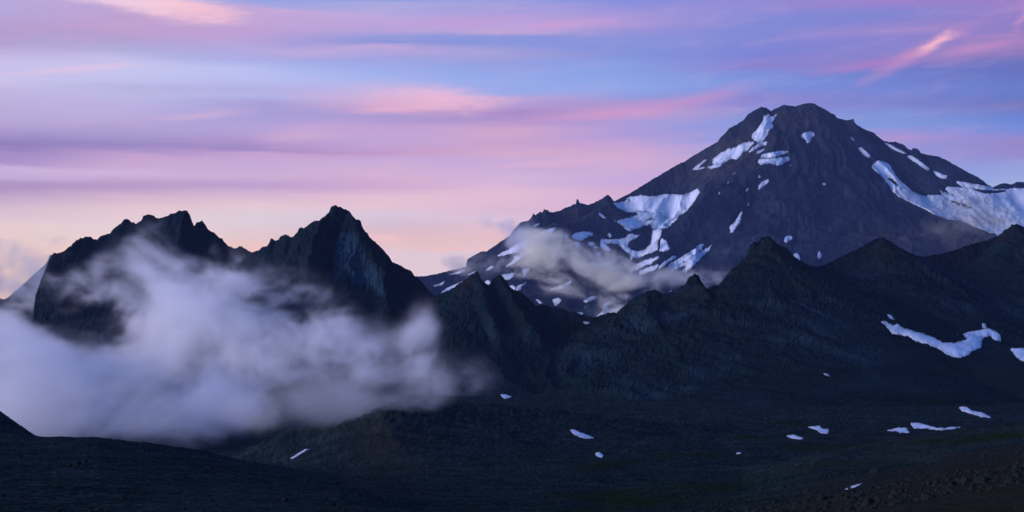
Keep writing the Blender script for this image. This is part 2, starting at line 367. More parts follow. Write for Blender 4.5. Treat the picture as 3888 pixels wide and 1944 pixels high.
PEAK = [(880,1010),(930,975)] + R2([(110,690),(150,668),(200,660),(240,625),(290,610),(320,570),(325,545),(340,532),(360,545),(400,555),(420,520),(450,502),(475,495),(500,510),(520,525),(550,515),(590,475),(603,450),(605,435),(630,430),(660,432),(700,400),(750,370),(800,358),(850,325),(890,285),(905,265),(915,235),(950,205),(970,207),(1000,225),(1050,250),(1085,262),(1110,285),(1140,320),(1165,352),(1195,352),(1213,370),(1222,410),(1250,460),(1300,520),(1360,580),(1420,625),(1440,660),(1480,700),(1525,770),(1600,800),(1660,838),(1695,845),(1735,895),(1780,930),(1830,990),(1880,1050),(1920,1085),(2000,1170),(2100,1260)])
MID = [(1380,1330),(1480,1240),(1570,1160)] + R3([(260,975),(300,958),(350,950),(400,915),(450,880),(500,850),(525,825),(535,812),(555,808),(570,798),(585,805),(595,840),(620,875),(650,895),(665,880),(685,850),(715,825),(735,820),(760,840),(780,870),(800,905),(830,925),(880,940),(930,980),(960,1010),(985,1035),(1030,1030),(1080,1040),(1120,1045),(1180,1060),(1240,1080),(1290,1090),(1330,1105),(1390,1118),(1420,1108),(1450,1098)]) + \
    R5([(20,550),(70,550),(100,520),(150,480),(180,455),(230,435),(270,412),(310,410),(340,430),(355,440),(380,425),(420,425),(450,395),(490,375),(510,335),(545,310),(570,320),(600,370),(625,410),(640,390),(665,385),(690,390),(720,350),(770,290),(830,240),(875,190),(885,145),(910,115),(940,115),(965,90),(1000,80),(1030,95),(1060,130),(1110,150),(1150,195),(1200,235),(1260,260),(1300,268),(1340,262),(1390,240),(1440,210),(1500,180),(1570,150),(1620,120),(1660,95),(1700,88),(1740,105),(1800,145),(1860,175),(1900,195),(1960,205),(2060,190),(2150,165),(2250,130),(2350,105),(2420,80),(2460,40),(2500,10),(2530,5),(2576,20)]) + [(3940,880),(4050,930)]
FAR = [(-700,1050),(-400,1100),(-200,1120)] + R1([(0,1115),(40,1127),(90,1100),(150,1040),(250,960),(320,890),(400,820),(440,790),(470,740),(480,700),(500,690),(540,690),(600,720),(700,800)])

sheets = {}

# ------------------------------------------------------------------ the tall volcano
def build_volcano():
    U = columns(1430, 3980, 3.6)
    Yc = [(500, 6700), (1500, 6900), (2040, 7200), (2330, 7500), (2500, 7700), (2900, 8050), (3070, 8150), (3250, 8050), (3400, 7950), (3600, 7750), (3770, 7620), (3900, 7680), (4800, 7700)]
    v, yc, off, Yg, k = crest_sheet(VOLC, Yc, U, 5, 15, 2700, 260, 4.0, 11)
    X = wx(U[:, None], Yg); zc = wz(v, yc)
    sky = [(wx(u, y), y, z) for u, y, z in zip(U[::4], yc[::4], zc[::4])]
    Z = cone(X, Yg, sky, .92, 700, .54, 1.25)
    ribs = [
        [(3100, 540, 7960), (3170, 640, 7650), (3215, 780, 7250), (3260, 950, 6850), (3320, 1130, 6450)],
        [(2880, 560, 7850), (2800, 660, 7550), (2690, 735, 7330), (2600, 840, 7050), (2530, 950, 6800), (2480, 1080, 6500)],
        [(3300, 620, 7750), (3400, 760, 7420), (3560, 838, 7080), (3660, 850, 6900), (3800, 905, 6650), (3950, 980, 6450)],
        [(2310, 770, 7420), (2200, 835, 7150), (2090, 870, 6950), (1990, 950, 6750)],
        [(2950, 700, 7500), (2920, 860, 7100), (2860, 1010, 6700)],
        [(3020, 560, 7900), (3040, 760, 7300), (3080, 1000, 6700)],
    ]
    for r in ribs:
        Z = np.maximum(Z, cone(X, Yg, ridge_pts(r, 24), .70, 420, .48, 1.15))
    D = (yc[:, None] - Yg)
    x0, y0 = wx(3060, 8300), 8300
    th = np.arctan2(X - x0, y0 - Yg); r = np.hypot(X - x0, y0 - Yg)
    w = fbm(X / 420, Yg / 420, 4, 3)
    g = ridged(th * 6 + w * 1.3, r / 900.0, 4, 21)
    g2 = ridged(th * 27 + w * .8, r / 1300.0, 4, 22, .6)
    Z = Z + sstep(20, 420, D) * (34 * g - 10) + sstep(10, 200, D) * 8 * g2 * sstep(-.25, .35, fbm(X / 300, Yg / 420, 4, 36))
    cl = fbm(X / 500, Yg / 500, 3, 33)
    Z = Z + sstep(0, 90, D) * (34 * fbm(X / 260, Yg / 260, 6, 31, .55) + 9 * ridged(X / 85, (Yg + Z) / 85, 5, 32, .62) * sstep(-.35, .25, cl))
    Z = Z + sstep(0, 60, D) * 3.2 * ridged(X / 26, (Yg + Z) / 26, 3, 34, .7)
    # benches of lava: steepen into bands of cliff
    hb = Z / 95 + .8 * fbm(X / 600, Yg / 600, 3, 35); fr = hb - np.floor(hb)
    Z = Z + sstep(60, 300, D) * sstep(.0, .5, cl + .1) * 95 * .20 * (sstep(.35, .65, fr) - fr)
    e = (wz(v, 1.0))[:, None] * Yg
    Z = np.where(D > 1, np.minimum(Z, e - np.minimum(D * .03, 6)), Z)
    Z[:, k] = zc
    bk = D < -1
    Z = np.where(bk, zc[:, None] + D * .9 + 0 * Z, Z)
    S = Sheet(U, Yg, Z); sheets['volcano'] = S
    vv = S.v; uu = np.broadcast_to(U[:, None], vv.shape)
    pale = sstep(.15, .75, fbm(X / 300, Yg / 300, 5, 44) + .2) * .35
    # sky glow painted into the shoulder below the summit, and the brown moraine
    rust = np.exp(-((uu - 2760) / 210) ** 2 - ((vv - 590 - (2760 - uu) * .45) / 70) ** 2) + .8 * np.exp(-((uu - 3560) / 260) ** 2 - ((vv - 900) / 60) ** 2) + .5 * np.exp(-((uu - 3050) / 170) ** 2 - ((vv - 450) / 60) ** 2) + .7 * np.exp(-((uu - 2200) / 160) ** 2 - ((vv - 800) / 50) ** 2)
    me = S.mesh('volcano_mountain', {'pale': pale, 'rust': rust})
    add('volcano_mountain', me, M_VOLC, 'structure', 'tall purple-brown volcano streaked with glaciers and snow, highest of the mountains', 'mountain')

# ------------------------------------------------------------------ crags of the middle distance
def rocky(name, trace, Yc, U, d0, d1, front, jag, seed, s0, L, si, kx, gul, det, skew, extra=None, warp=30, fine=1.0, bench=.22):
    v, yc, off, Yg, k = crest_sheet(trace, Yc, U, d0, d1, front, 90, jag, seed)
    X = wx(U[:, None], Yg); zc = wz(v, yc)
    st = 2
    P = [(wx(u, y), y, z) for u, y, z in zip(U[::st], yc[::st], zc[::st])]
    D = (yc[:, None] - Yg)
    a = sstep(5, 90, D)
    wxn = X + a * warp * fbm(X / 90, Yg / 90, 4, seed + 1)
    Z = cone(wxn, Yg, P, s0, L, si, kx)
    for r, sl in (extra or []):
        Z = np.maximum(Z, cone(wxn, Yg, ridge_pts(r, 22), *sl))
    w = fbm(X / 110, Yg / 110, 4, seed + 2)
    xs = X + skew * D
    g = ridged(xs / 62 + w * .8, Yg / 330, 5, seed + 3)
    g2 = ridged(xs / 19 + w * 1.3, Yg / 110, 4, seed + 4)
    fade = 1 - .75 * sstep(260, 700, D)
    Z = Z + sstep(4, 110, D) * fade * (gul * (g - .25)) + sstep(2, 45, D) * fade * det * g2
    Z = Z + sstep(0, 25, D) * fade * (det * 1.1 * ridged(X / 34, Yg / 34 + Z / 60, 5, seed + 6) + det * .5 * fbm(X / 9, Yg / 9, 3, seed + 8))
    h = Z - (Z.min(1))[:, None]
    sc = 1 - .85 * sstep(120, 420, D)
    Z = Z + sstep(0, 14, D) * sc * fine * (2.4 * ridged(X / 12, (Yg + 1.2 * Z) / 15, 3, seed + 11, .7) + 1.0 * ridged(X / 4.6, (Yg + 1.2 * Z) / 6, 2, seed + 12, .7))
    fr = Z / 17 + .9 * fbm(X / 70, Yg / 70, 3, seed + 13) + X * .012; fr = fr - np.floor(fr)
    Z = Z + sstep(8, 60, D) * (1 - sstep(220, 420, D)) * 17 * bench * (sstep(.3, .7, fr) - fr)
    e = (wz(v, 1.0))[:, None] * Yg
    Z = np.where(D > 1, np.minimum(Z, e - np.minimum(D * .06, 3)), Z)
    Z[:, k] = zc
    Z = np.where(D < -1, zc[:, None] + D * 1.4, Z)
    S = Sheet(U, Yg, Z); sheets[name] = S
    return S

FLAT = True
def build_crags():
    S = rocky('far', FAR, [(-2000, 2900), (400, 2750)], columns(-250, 330, 6, 700), 4, 10, 420, 1.5, 80, 1.1, 90, .5, 1.6, 14, 3, 0)
    add('far_hill', S.mesh('far_hill'), M_CRAG, 'structure', 'misty far slope running down beside the jagged crag', 'hill')
    U = columns(90, 1090, 3.2, 500)
    ex = [([(330, 935, 2400), (300, 1000, 2330), (270, 1090, 2270), (240, 1190, 2220)], (1.25, 70, .55, 1.6)),
          ([(700, 800, 2440), (690, 930, 2360), (670, 1020, 2300), (640, 1130, 2240)], (1.25, 70, .55, 1.6)),
          ([(500, 860, 2430), (480, 970, 2350), (450, 1080, 2280)], (1.25, 70, .55, 1.6))]
    S = rocky('crag', CRAG, [(-600, 2350), (120, 2360), (400, 2440), (750, 2460), (1100, 2420), (1700, 2420)], U, 2.0, 7, 560, 8.5, 100, 1.45, 80, .5, 2.3, 20, 5, .1, ex, 24, 1.7, .3)
    uu = np.broadcast_to(U[:, None], S.v.shape)
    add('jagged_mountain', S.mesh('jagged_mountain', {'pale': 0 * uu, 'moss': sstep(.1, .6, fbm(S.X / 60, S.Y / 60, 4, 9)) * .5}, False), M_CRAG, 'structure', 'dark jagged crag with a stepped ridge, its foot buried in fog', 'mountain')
    U = columns(880, 1700, 3.0, 500)
    ex = [([(1225, 785, 2280), (1215, 900, 2210), (1190, 1010, 2130), (1150, 1120, 2060)], (1.3, 80, .5, 1.7)),
          ([(1330, 800, 2270), (1375, 930, 2200), (1430, 1040, 2130), (1470, 1150, 2060)], (1.3, 80, .5, 1.7)),
          ([(1310, 1010, 2190), (1290, 1090, 2130), (1300, 1180, 2060)], (1.2, 60, .5, 1.4))]
    S = rocky('peak', PEAK, [(300, 2420), (930, 2400), (1100, 2330), (1270, 2290), (1450, 2300), (1650, 2330), (2300, 2400)], U, 1.8, 6.5, 620, 7.5, 130, 1.5, 100, .5, 2.3, 16, 4.5, .05, ex, 22, 1.7, .3)
    uu = np.broadcast_to(U[:, None], S.v.shape)
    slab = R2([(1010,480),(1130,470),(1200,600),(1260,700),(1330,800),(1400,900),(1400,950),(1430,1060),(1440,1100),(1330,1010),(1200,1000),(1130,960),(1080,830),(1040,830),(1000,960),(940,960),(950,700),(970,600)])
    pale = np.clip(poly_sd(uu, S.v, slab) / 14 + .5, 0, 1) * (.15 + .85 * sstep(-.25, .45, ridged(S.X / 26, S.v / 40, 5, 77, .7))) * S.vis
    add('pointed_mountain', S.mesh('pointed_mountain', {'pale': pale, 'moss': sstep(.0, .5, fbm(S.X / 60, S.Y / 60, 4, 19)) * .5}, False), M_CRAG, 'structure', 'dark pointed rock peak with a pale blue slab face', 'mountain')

def poly_sd(u, v, poly):
    """signed distance in photograph pixels to a polygon, positive inside"""
    P = np.asarray(poly, float); d = np.full(u.shape, 1e18); ins = np.zeros(u.shape, bool)
    for (x0, y0), (x1, y1) in zip(P, np.roll(P, -1, 0)):
        ex, ey = x1 - x0, y1 - y0
        t = np.clip(((u - x0) * ex + (v - y0) * ey) / max(ex * ex + ey * ey, 1e-9), 0, 1)
        d = np.minimum(d, (u - x0 - t * ex) ** 2 + (v - y0 - t * ey) ** 2)
        if abs(ey) > 1e-9:
            c = ((y0 > v) != (y1 > v)) & (u < (v - y0) * ex / ey + x0); ins ^= c
    d = np.sqrt(d)
    return np.where(ins, d, -d)

def build_mid():
    U = columns(1380, 4020, 4.2, 900)
    ex = [([(2630, 1042, 2030), (2690, 1150, 1930), (2770, 1280, 1800), (2850, 1400, 1680)], (.9, 60, .3, 1.2)),
          ([(2917, 900, 2120), (3010, 1040, 2020), (3130, 1200, 1900), (3260, 1360, 1760), (3350, 1450, 1650)], (.9, 70, .3, 1.2)),
          ([(3348, 905, 2200), (3460, 990, 2150), (3620, 1080, 2080), (3780, 1170, 2010), (3900, 1240, 1950), (4100, 1330, 1900)], (.9, 70, .35, 1.2)),
          ([(2440, 1118, 1980), (2470, 1200, 1900), (2520, 1290, 1800)], (.9, 50, .3, 1.2)),
          ([(1812, 1040, 2080), (1830, 1140, 2000), (1870, 1250, 1900), (1930, 1350, 1800)], (1.0, 60, .3, 1.3)),
          ([(1895, 1050, 2080), (1960, 1160, 1990), (2040, 1270, 1880)], (1.0, 60, .3, 1.3)),
          ([(3845, 855, 2380), (3860, 1000, 2290), (3900, 1130, 2200)], (.9, 70, .35, 1.2))]
    S = rocky('mid', MID, [(300, 2150), (1600, 2120), (1850, 2090), (2250, 2020), (2630, 2050), (2920, 2140), (3350, 2220), (3560, 2330), (3850, 2400), (5000, 2450)], U, 2.0, 7.0, 1050, 8.0, 160, 1.25, 95, .17, 1.9, 10, 2.6, -.4, ex, 14, 1.15, .08)
    uu = np.broadcast_to(U[:, None], S.v.shape)
    seam = np.exp(-((S.v - (905 + (uu - 3360) * .545)) / 10) ** 2) * ((uu > 3400) & (uu < 4000))
    pale = .55 * seam + .8 * sstep(.25, .7, ridged((S.X + .45 * S.Y) / 38, S.Y / 420, 4, 171)) * sstep(-.1, .4, fbm(S.X / 150, S.Y / 150, 3, 172))
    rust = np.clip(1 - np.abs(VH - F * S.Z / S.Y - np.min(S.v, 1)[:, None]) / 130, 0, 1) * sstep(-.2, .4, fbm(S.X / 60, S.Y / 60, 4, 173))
    moss = sstep(1330, 1500, S.v) * sstep(2500, 3300, uu) * sstep(.0, .5, fbm(S.X / 120, S.Y / 120, 4, 174))
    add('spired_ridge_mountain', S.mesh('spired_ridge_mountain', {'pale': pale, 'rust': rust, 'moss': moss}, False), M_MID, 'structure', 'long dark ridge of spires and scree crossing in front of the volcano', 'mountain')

# ------------------------------------------------------------------ the near ground, valley floor and rocky knoll
GY = [15, 60, 120, 150, 200, 300, 420, 500, 560, 620, 700, 800, 1000, 1300, 1900]
GROUND = {
    -1400: [-6, -9, -12, -14, -18, -22, -25, -22, -14, -2, 0, -30, -90, -100, -110],
    -500: [-6.5, -9, -13, -16, -19, -24, -29, -30, -26, -15, -18, -50, -95, -100, -110],
    0: [-6.5, -9, -14.3, -16.5, -20, -26, -31.5, -33.7, -35.6, -29.0, -39, -70, -95, -100, -110],
    72: [-6.5, -9, -14.3, -16.5, -20, -26, -31.5, -33.7, -36.5, -35.2, -47, -73, -95, -100, -110],
    150: [-6.5, -9, -14.4, -16.6, -20, -26, -31.7, -34, -37.2, -42, -54, -75, -95, -100, -110],
    377: [-6.5, -9, -14.5, -16.8, -20, -26, -32, -34.4, -37.4, -46, -62, -80, -95, -100, -110],
    551: [-6.5, -9, -14.5, -17, -20.5, -27, -33.5, -36.4, -39.2, -47, -62, -80, -95, -108, -115],
    1000: [-6.5, -9, -14.6, -17.2, -21, -29.5, -38.5, -44.2, -48.5, -55, -66, -76, -86, -100, -112],
    1300: [-6.5, -9, -14.8, -17.4, -21.5, -31, -42, -48, -54, -60, -66, -70, -74, -84, -95],
    1600: [-6.5, -9.3, -15, -18, -23.5, -33, -42.5, -48, -51, -54, -57, -60, -63, -64, -60],
    2300: [-6.5, -9.5, -15.5, -18.5, -24, -34, -43, -48, -51, -54, -57, -60, -63, -64, -62],
    2820: [-6.5, -9, -14.8, -18, -23, -32.2, -41, -46.8, -51.5, -55, -58, -60, -63, -64, -64],
    3117: [-6.3, -8.6, -13.6, -16.6, -21.5, -28.8, -34, -38.5, -46, -53, -57, -60, -63, -64, -64],
    3445: [-6, -8, -12, -14.8, -20, -26, -30.4, -33.5, -41, -50, -56, -60, -63, -64, -64],
    3888: [-5.6, -7.2, -10.5, -13, -17.4, -22, -25, -27.7, -35, -46, -54, -59, -63, -64, -64],
    4700: [-5, -6, -7.5, -9, -12, -14, -13, -13, -18, -32, -46, -56, -62, -64, -64],
}
def build_ground():
    U = columns(-120, 4010, 6.5, 1300, 40)
    Yr = np.exp(np.arange(math.log(15), math.log(1750), .0085))
    us = sorted(GROUND)
    tab = np.array([np.interp(np.log(Yr), np.log(GY), GROUND[u]) for u in us])     # station x row
    # soften the corners of the profiles along the rows
    k = np.hanning(13); k /= k.sum()
    tab = np.array([np.convolve(np.pad(t, 6, 'edge'), k, 'valid') for t in tab])
    uu = np.clip(U, us[0], us[-1]); Z = np.empty((len(U), len(Yr)))
    j = np.clip(np.searchsorted(us, uu) - 1, 0, len(us) - 2)
    t = (uu - np.array(us)[j]) / (np.array(us)[j + 1] - np.array(us)[j])
    Z = tab[j] * (1 - t)[:, None] + tab[j + 1] * t[:, None]
    Yg = np.broadcast_to(Yr, Z.shape); X = wx(U[:, None], Yg)
    kn = [(1440, 1500, 1010), (1465, 1560, 920), (1495, 1630, 830), (1525, 1710, 740), (1545, 1800, 660), (1555, 1860, 610)]
    wn = 9 * fbm(X / 30, Yg / 30, 4, 61)
    kz = np.maximum(cone(X + wn, Yg, ridge_pts(kn, 40), .30, 30, .22, 1.8, .40),
                    cone(X + wn, Yg, ridge_pts([(1440, 1500, 1010), (1540, 1505, 1020), (1640, 1525, 1040), (1792, 1548, 1060), (1920, 1580, 1090), (2050, 1625, 1120)], 30), .34, 25, .22, 1.8, .6))
    kz = kz - 5 * np.exp(-(np.maximum(-16 - kz, 0) / 4.0)) 
    kface = sstep(-6, 14, kz - Z) 
    Z = np.maximum(Z, kz + kface * (3.2 * ridged(X / 16, Yg / 45, 5, 63) + 1.4 * ridged(X / 5, Yg / 16, 3, 64)) * sstep(0, 25, kz - Z))
    # undulation and stones in the ground itself, fading out at the lips
    amp = np.clip(Yg / 500, .05, 1.4)
    Z = Z + amp * (1.8 * fbm(X / 80, Yg / 100, 4, 51) + .8 * fbm(X / 16, Yg / 22, 4, 52) + .16 * ridged(X / 3.6, Yg / 5.0, 3, 53, .7))
    S = Sheet(U, Yg, Z); sheets['ground'] = S
    vv = S.v; u2 = np.broadcast_to(U[:, None], vv.shape)
    bl = lambda u0, v0, a, b: np.exp(-((u2 - u0) / a) ** 2 - ((vv - v0) / b) ** 2)
    rust = np.clip(.6 * bl(1440, 1680, 150, 160) + sstep(1780, 1900, vv + (u2 - 3300) * .22) * sstep(2700, 3100, u2) + .5 * sstep(2800, 3300, u2) * sstep(1600, 1640, vv) * sstep(-.2, .3, fbm(X / 20, Yg / 40, 4, 55)), 0, 1)
    pale = bl(1198, 1580, 26, 16) + .6 * bl(1095, 1592, 12, 10) + .4 * bl(3480, 1740, 110, 14) + sstep(.62, .8, ridged(X / 2.2, Yg / 5, 2, 57)) * .5
    moss = sstep(.05, .5, fbm(X / 60, Yg / 150, 4, 58)) * np.clip(sstep(1560, 1620, vv), 0, 1) * sstep(1800, 2300, u2)
    add('ground', S.mesh('ground', {'pale': pale, 'rust': rust, 'moss': moss}), M_GROUND, 'structure', 'dark stony ground dipping into the valley below the ridges', 'ground')
    # wide land under and beyond everything
    n = 48; R = 14000
    V = [(0, 0, -190)] + [(R * math.cos(a), R * math.sin(a), -190) for a in np.linspace(0, 2 * math.pi, n, endpoint=False)]
    T = [(0, 1 + i, 1 + (i + 1) % n) for i in range(n)]
    add('land', mesh_from('land', V, None, T), M_GROUND, 'structure')

build_volcano(); build_crags(); build_mid(); build_ground()

# ------------------------------------------------------------------ snow patches and glaciers, lying on the slopes
def blur(Z, n):
    k = np.hanning(2 * n + 3)[1:-1]; k /= k.sum()
    Z = np.apply_along_axis(lambda a: np.convolve(np.pad(a, n, 'edge'), k, 'valid'), 0, Z)
    return np.apply_along_axis(lambda a: np.convolve(np.pad(a, n, 'edge'), k, 'valid'), 1, Z)

def snow(name, label, cat, poly, mat, holes=(), jit=4.0, thick=1.6, sheet=None, dirt=None, group=None, seed=0, fill=3):
    P = np.asarray(poly, float); cu, cv = P.mean(0)
    if sheet is None:
        probe = [(cu, cv)] + [(a * .6 + cu * .4, b * .6 + cv * .4) for a, b in P]
        best = {}
        for a, b in probe:
            ys = {k: s.hit(a, b) for k, s in sheets.items()}
            k = min(ys, key=ys.get); best[k] = best.get(k, 0) + 1
        sheet = max(best, key=best.get)
    S = sheets[sheet]
    u0, v0 = P.min(0) - 12; u1, v1 = P.max(0) + 12
    c = np.nonzero((S.U >= u0) & (S.U <= u1))[0]
    if len(c) < 2: return None
    c0, c1 = max(c[0] - 1, 0), min(c[-1] + 2, len(S.U))
    vsub = S.v[c0:c1]; ok = S.vis[c0:c1] & (vsub > v0) & (vsub < v1)
    r = np.nonzero(ok.any(0))[0]
    if len(r) < 2: return None
    r0, r1 = max(r[0] - 2, 0), min(r[-1] + 3, S.X.shape[1])
    X, Y, Z = (a[c0:c1, r0:r1] for a in (S.X, S.Y, S.Z)); V = S.v[c0:c1, r0:r1]; ok = ok[:, r0:r1]
    U = np.broadcast_to(S.U[c0:c1, None], V.shape)
    sd = poly_sd(U, V, P)
    for h in holes: sd = np.minimum(sd, -poly_sd(U, V, h) )
    size = min(1.0, .4 * math.sqrt(max(abs(poly_area(P)), 1)) / 12)
    sd = sd + jit * size * (fbm(U / 15., V / 9., 3, 300 + seed, .7) * 1.6 + ridged((U + .35 * V) / 9., V / 30., 3, 500 + seed, .7) * .9)
    sd = np.where(ok, sd, np.minimum(sd, -.5))
    if (sd > 0).sum() < 1: return None
    zb = blur(Z, fill) if min(Z.shape) > 2 * fill + 2 else Z
    px = Y / F                                         # metres per photograph pixel here
    t = np.clip(sd / 14, 0, 1); t = t * t * (3 - 2 * t)
    lift = thick * px * (.22 + .9 * t)
    Zs = np.maximum(Z, Z * (1 - t) + zb * t) + lift
    # clip the grid cells to sd > 0
    nc, nr = sd.shape; idx = np.arange(nc * nr).reshape(nc, nr)
    verts = np.stack([X, Y, Zs], -1).reshape(-1, 3); f = sd.ravel()
    q = np.stack([idx[:-1, :-1], idx[1:, :-1], idx[1:, 1:], idx[:-1, 1:]], -1).reshape(-1, 4)
    ins = f[q] > 0; full = ins.all(1); part = ins.any(1) & ~full
    extra = []; cut = {}; polys = [tuple(a) for a in q[full]]
    def cutv(a, b):
        key = (a, b) if a < b else (b, a)
        if key not in cut:
            a_, b_ = key; t_ = f[a_] / (f[a_] - f[b_]); cut[key] = len(verts) + len(extra)
            extra.append(verts[a_] * (1 - t_) + verts[b_] * t_)
        return cut[key]
    for cell in q[part]:
        o = []
        for i in range(4):
            a, b = int(cell[i]), int(cell[(i + 1) % 4])
            if f[a] > 0: o.append(a)
            if (f[a] > 0) != (f[b] > 0): o.append(cutv(a, b))
        if len(o) >= 3: polys.append(tuple(o))
    if not polys: return None
    # one patch is one piece: keep its largest connected island
    par = {}
    def root(a):
        while par.setdefault(a, a) != a: par[a] = par[par[a]]; a = par[a]
        return a
    for p in polys:
        a = root(p[0])
        for b in p[1:]: par[root(b)] = a
    tally = {}
    for p in polys: tally[root(p[0])] = tally.get(root(p[0]), 0) + 1
    best = max(tally, key=tally.get); polys = [p for p in polys if root(p[0]) == best]
    allv = np.concatenate([verts, np.array(extra)]) if extra else verts
    # skirt along the rim so that the snow has a real edge
    cnt = {}
    for p in polys:
        for a, b in zip(p, p[1:] + p[:1]):
            if (b, a) in cnt: del cnt[(b, a)]
            else: cnt[(a, b)] = 1
    low = {}; more = []
    for a, b in list(cnt):
        for k in (a, b):
            if k not in low:
                low[k] = len(allv) + len(more); w = allv[k].copy(); w[2] -= thick * w[1] / F * 1.6; w[1] += thick * w[1] / F * .5; more.append(w)
        polys.append((b, a, low[a], low[b]))
    allv = np.concatenate([allv, np.array(more)])
    used = np.unique(np.concatenate([np.array(p) for p in polys])); remap = np.full(len(allv), -1); remap[used] = np.arange(len(used))
    polys = [[int(remap[k]) for k in p] for p in polys]
    # origin at the patch itself
    vv = allv[used]; org = vv.mean(0)
    me = bpy.data.meshes.new(name); me.from_pydata((vv - org).tolist(), [], polys); me.update()
    me.polygons.foreach_set('use_smooth', np.ones(len(polys), bool))
    fs = np.concatenate([f, np.zeros(len(allv) - len(f))])[used]
    dv = .75 * (1 - np.clip(fs / 9, 0, 1)) ** 1.3
    at = me.attributes.new('dirt', 'FLOAT', 'POINT')
    if dirt is not None:
        uu2 = UC + F * vv[:, 0] / vv[:, 1]; v2 = VH - F * vv[:, 2] / vv[:, 1]
        dv = np.maximum(dv, np.clip(dirt(uu2, v2), 0, 1))
    at.data.foreach_set('value', np.ascontiguousarray(dv, dtype=np.float32))
    ob = add(name, me, mat, None, label, cat, group); ob.location = org
    return ob
def poly_area(P):
    x, y = P[:, 0], P[:, 1]; return .5 * float(np.dot(x, np.roll(y, -1)) - np.dot(y, np.roll(x, -1)))

ON_VOLC = 'snow patches on the volcano'; ON_MID = 'snow patches on the dark ridge and valley floor'
def bl(u0, v0, a, b): return lambda u, v: np.exp(-((u - u0) / a) ** 2 - ((v - v0) / b) ** 2)
def build_snow():
    n = [0]
    def vs_(label, poly, name='snow_patch', cat='snow patch', mat=None, **kw):
        n[0] += 1
        snow(name, label, cat, poly, mat or M_SNOW, group=kw.pop('group', ON_VOLC), seed=n[0] * 3, sheet=kw.pop('sheet', 'volcano'), **kw)
    # --- glaciers
    g = bl(3640, 800, 190, 110)  # yellowish glow painted into the glacier's snow colour
    vs_('broad glacier sweeping down the shaded side of the volcano to the dark ridge', R4([(1420,560),(1450,530),(1480,520),(1540,540),(1560,560),(1580,600),(1620,660),(1680,710),(1720,750),(1780,780),(1830,795),(1850,780),(1920,782),(1970,787),(1935,762),(1900,740),(1960,757),(2010,775),(2090,805),(2030,772),(1980,740),(1990,720),(2050,720),(2100,732),(2150,740),(2100,710),(2062,688),(2070,678),(2110,682),(2200,700),(2300,717),(2360,740),(2450,737),(2510,730),(2600,735),(2760,760),(2760,1080),(2600,1100),(2490,1080),(2420,1085),(2370,1090),(2290,1052),(2200,1020),(2130,987),(2080,972),(2000,967),(1950,952),(1850,902),(1750,852),(1640,802),(1580,752),(1560,720),(1530,680),(1520,660),(1470,615),(1430,585)]),
        'glacier', 'glacier', M_GLAC, holes=[R4([(2180,728),(2260,738),(2340,745),(2450,740),(2440,758),(2360,770),(2280,772),(2220,755)]), R4([(1995,812),(2060,830),(2130,850),(2205,885),(2150,882),(2080,862),(2030,842)]), R4([(1535,640),(1580,660),(1615,690),(1612,712),(1575,690),(1545,665)])],
        jit=2.5, thick=2.2, dirt=lambda u, v: .75 * g(u, v) + .5 * bl(3760, 835, 90, 26)(u, v), group=None, fill=5)
    vs_('high hanging glacier lying in the bowl below the smooth volcano shoulder', R3([(1525,315),(1600,310),(1640,275),(1720,262),(1800,272),(1900,255),(2030,262),(2110,215),(2126,240),(2085,310),(2030,372),(1980,402),(1960,432),(1935,455),(1900,410),(1850,375),(1790,385),(1740,365),(1680,372),(1620,375),(1560,345)]), 'glacier', 'glacier', M_GLAC, thick=2.0, group=None, fill=5, holes=[R3([(1640,290),(1625,285),(1640,305)])])
    vs_('crevassed grey-blue icefall hanging from the lip of the high glacier', R3([(1690,378),(1740,368),(1790,388),(1850,378),(1898,412),(1932,456),(1900,488),(1865,492),(1840,500),(1800,490),(1790,470),(1810,445),(1830,415),(1790,415),(1755,430),(1735,450),(1700,440)]), 'icefall', 'icefall', M_ICE, jit=6, thick=1.5, group=None)
    vs_('curved glacier tongue hooking round a dark rock island below the icefall', R3([(1800,505),(1860,492),(1858,530),(1838,580),(1832,640),(1800,660),(1750,672),(1720,690),(1690,705),(1640,668),(1600,642),(1560,602),(1520,592),(1470,602),(1512,640),(1490,652),(1440,632),(1430,590),(1440,565),(1500,570),(1560,570),(1610,560),(1625,540),(1660,525),(1672,540),(1716,535),(1690,557),(1640,577),(1622,610),(1642,640),(1700,654),(1750,638),(1788,600),(1796,550)]), 'glacier_tongue', 'glacier', M_GLAC, thick=1.6, group=None, jit=2)
    # --- summit and upper left
    vs_('tall white couloir dropping straight from the summit notch', R4([(600,185),(635,168),(648,190),(692,178),(680,205),(655,235),(670,262),(642,290),(620,330),(600,360),(570,382),(540,372),(513,345),(518,315),(545,290),(565,265),(585,240),(600,215)]), 'snow_couloir', 'snow couloir')
    vs_('jagged snow spur trailing from the foot of the summit couloir', R4([(570,384),(600,378),(640,375),(620,397),(575,408),(530,437),(470,467),(515,425),(545,402)]))
    vs_('wide slanting snowfield on the sunset side below the summit couloir', R4([(525,385),(490,422),(450,452),(420,492),(390,512),(350,502),(310,527),(270,547),(213,542),(213,515),(250,480),(300,450),(340,428),(352,440),(400,410),(450,388),(510,380)]), 'snowfield', 'snowfield')
    vs_('flat snow sliver just under the wide slanting snowfield', R4([(178,570),(230,550),(282,547),(272,562),(200,582)]))
    vs_('thin bracket-shaped snow line near the bare volcano shoulder', R4([(175,506),(150,515),(110,545),(55,590),(92,590),(152,577),(150,570),(95,580),(125,552),(160,522)]), jit=1.5)
    vs_('small notched snow scrap above the two stacked snow bars', R4([(548,450),(610,428),(602,446),(545,474)]), jit=2)
    vs_('smooth upper one of two stacked snow bars under the summit', R4([(565,485),(600,470),(680,453),(740,445),(782,450),(760,467),(700,487),(630,502),(580,500)]), jit=2)
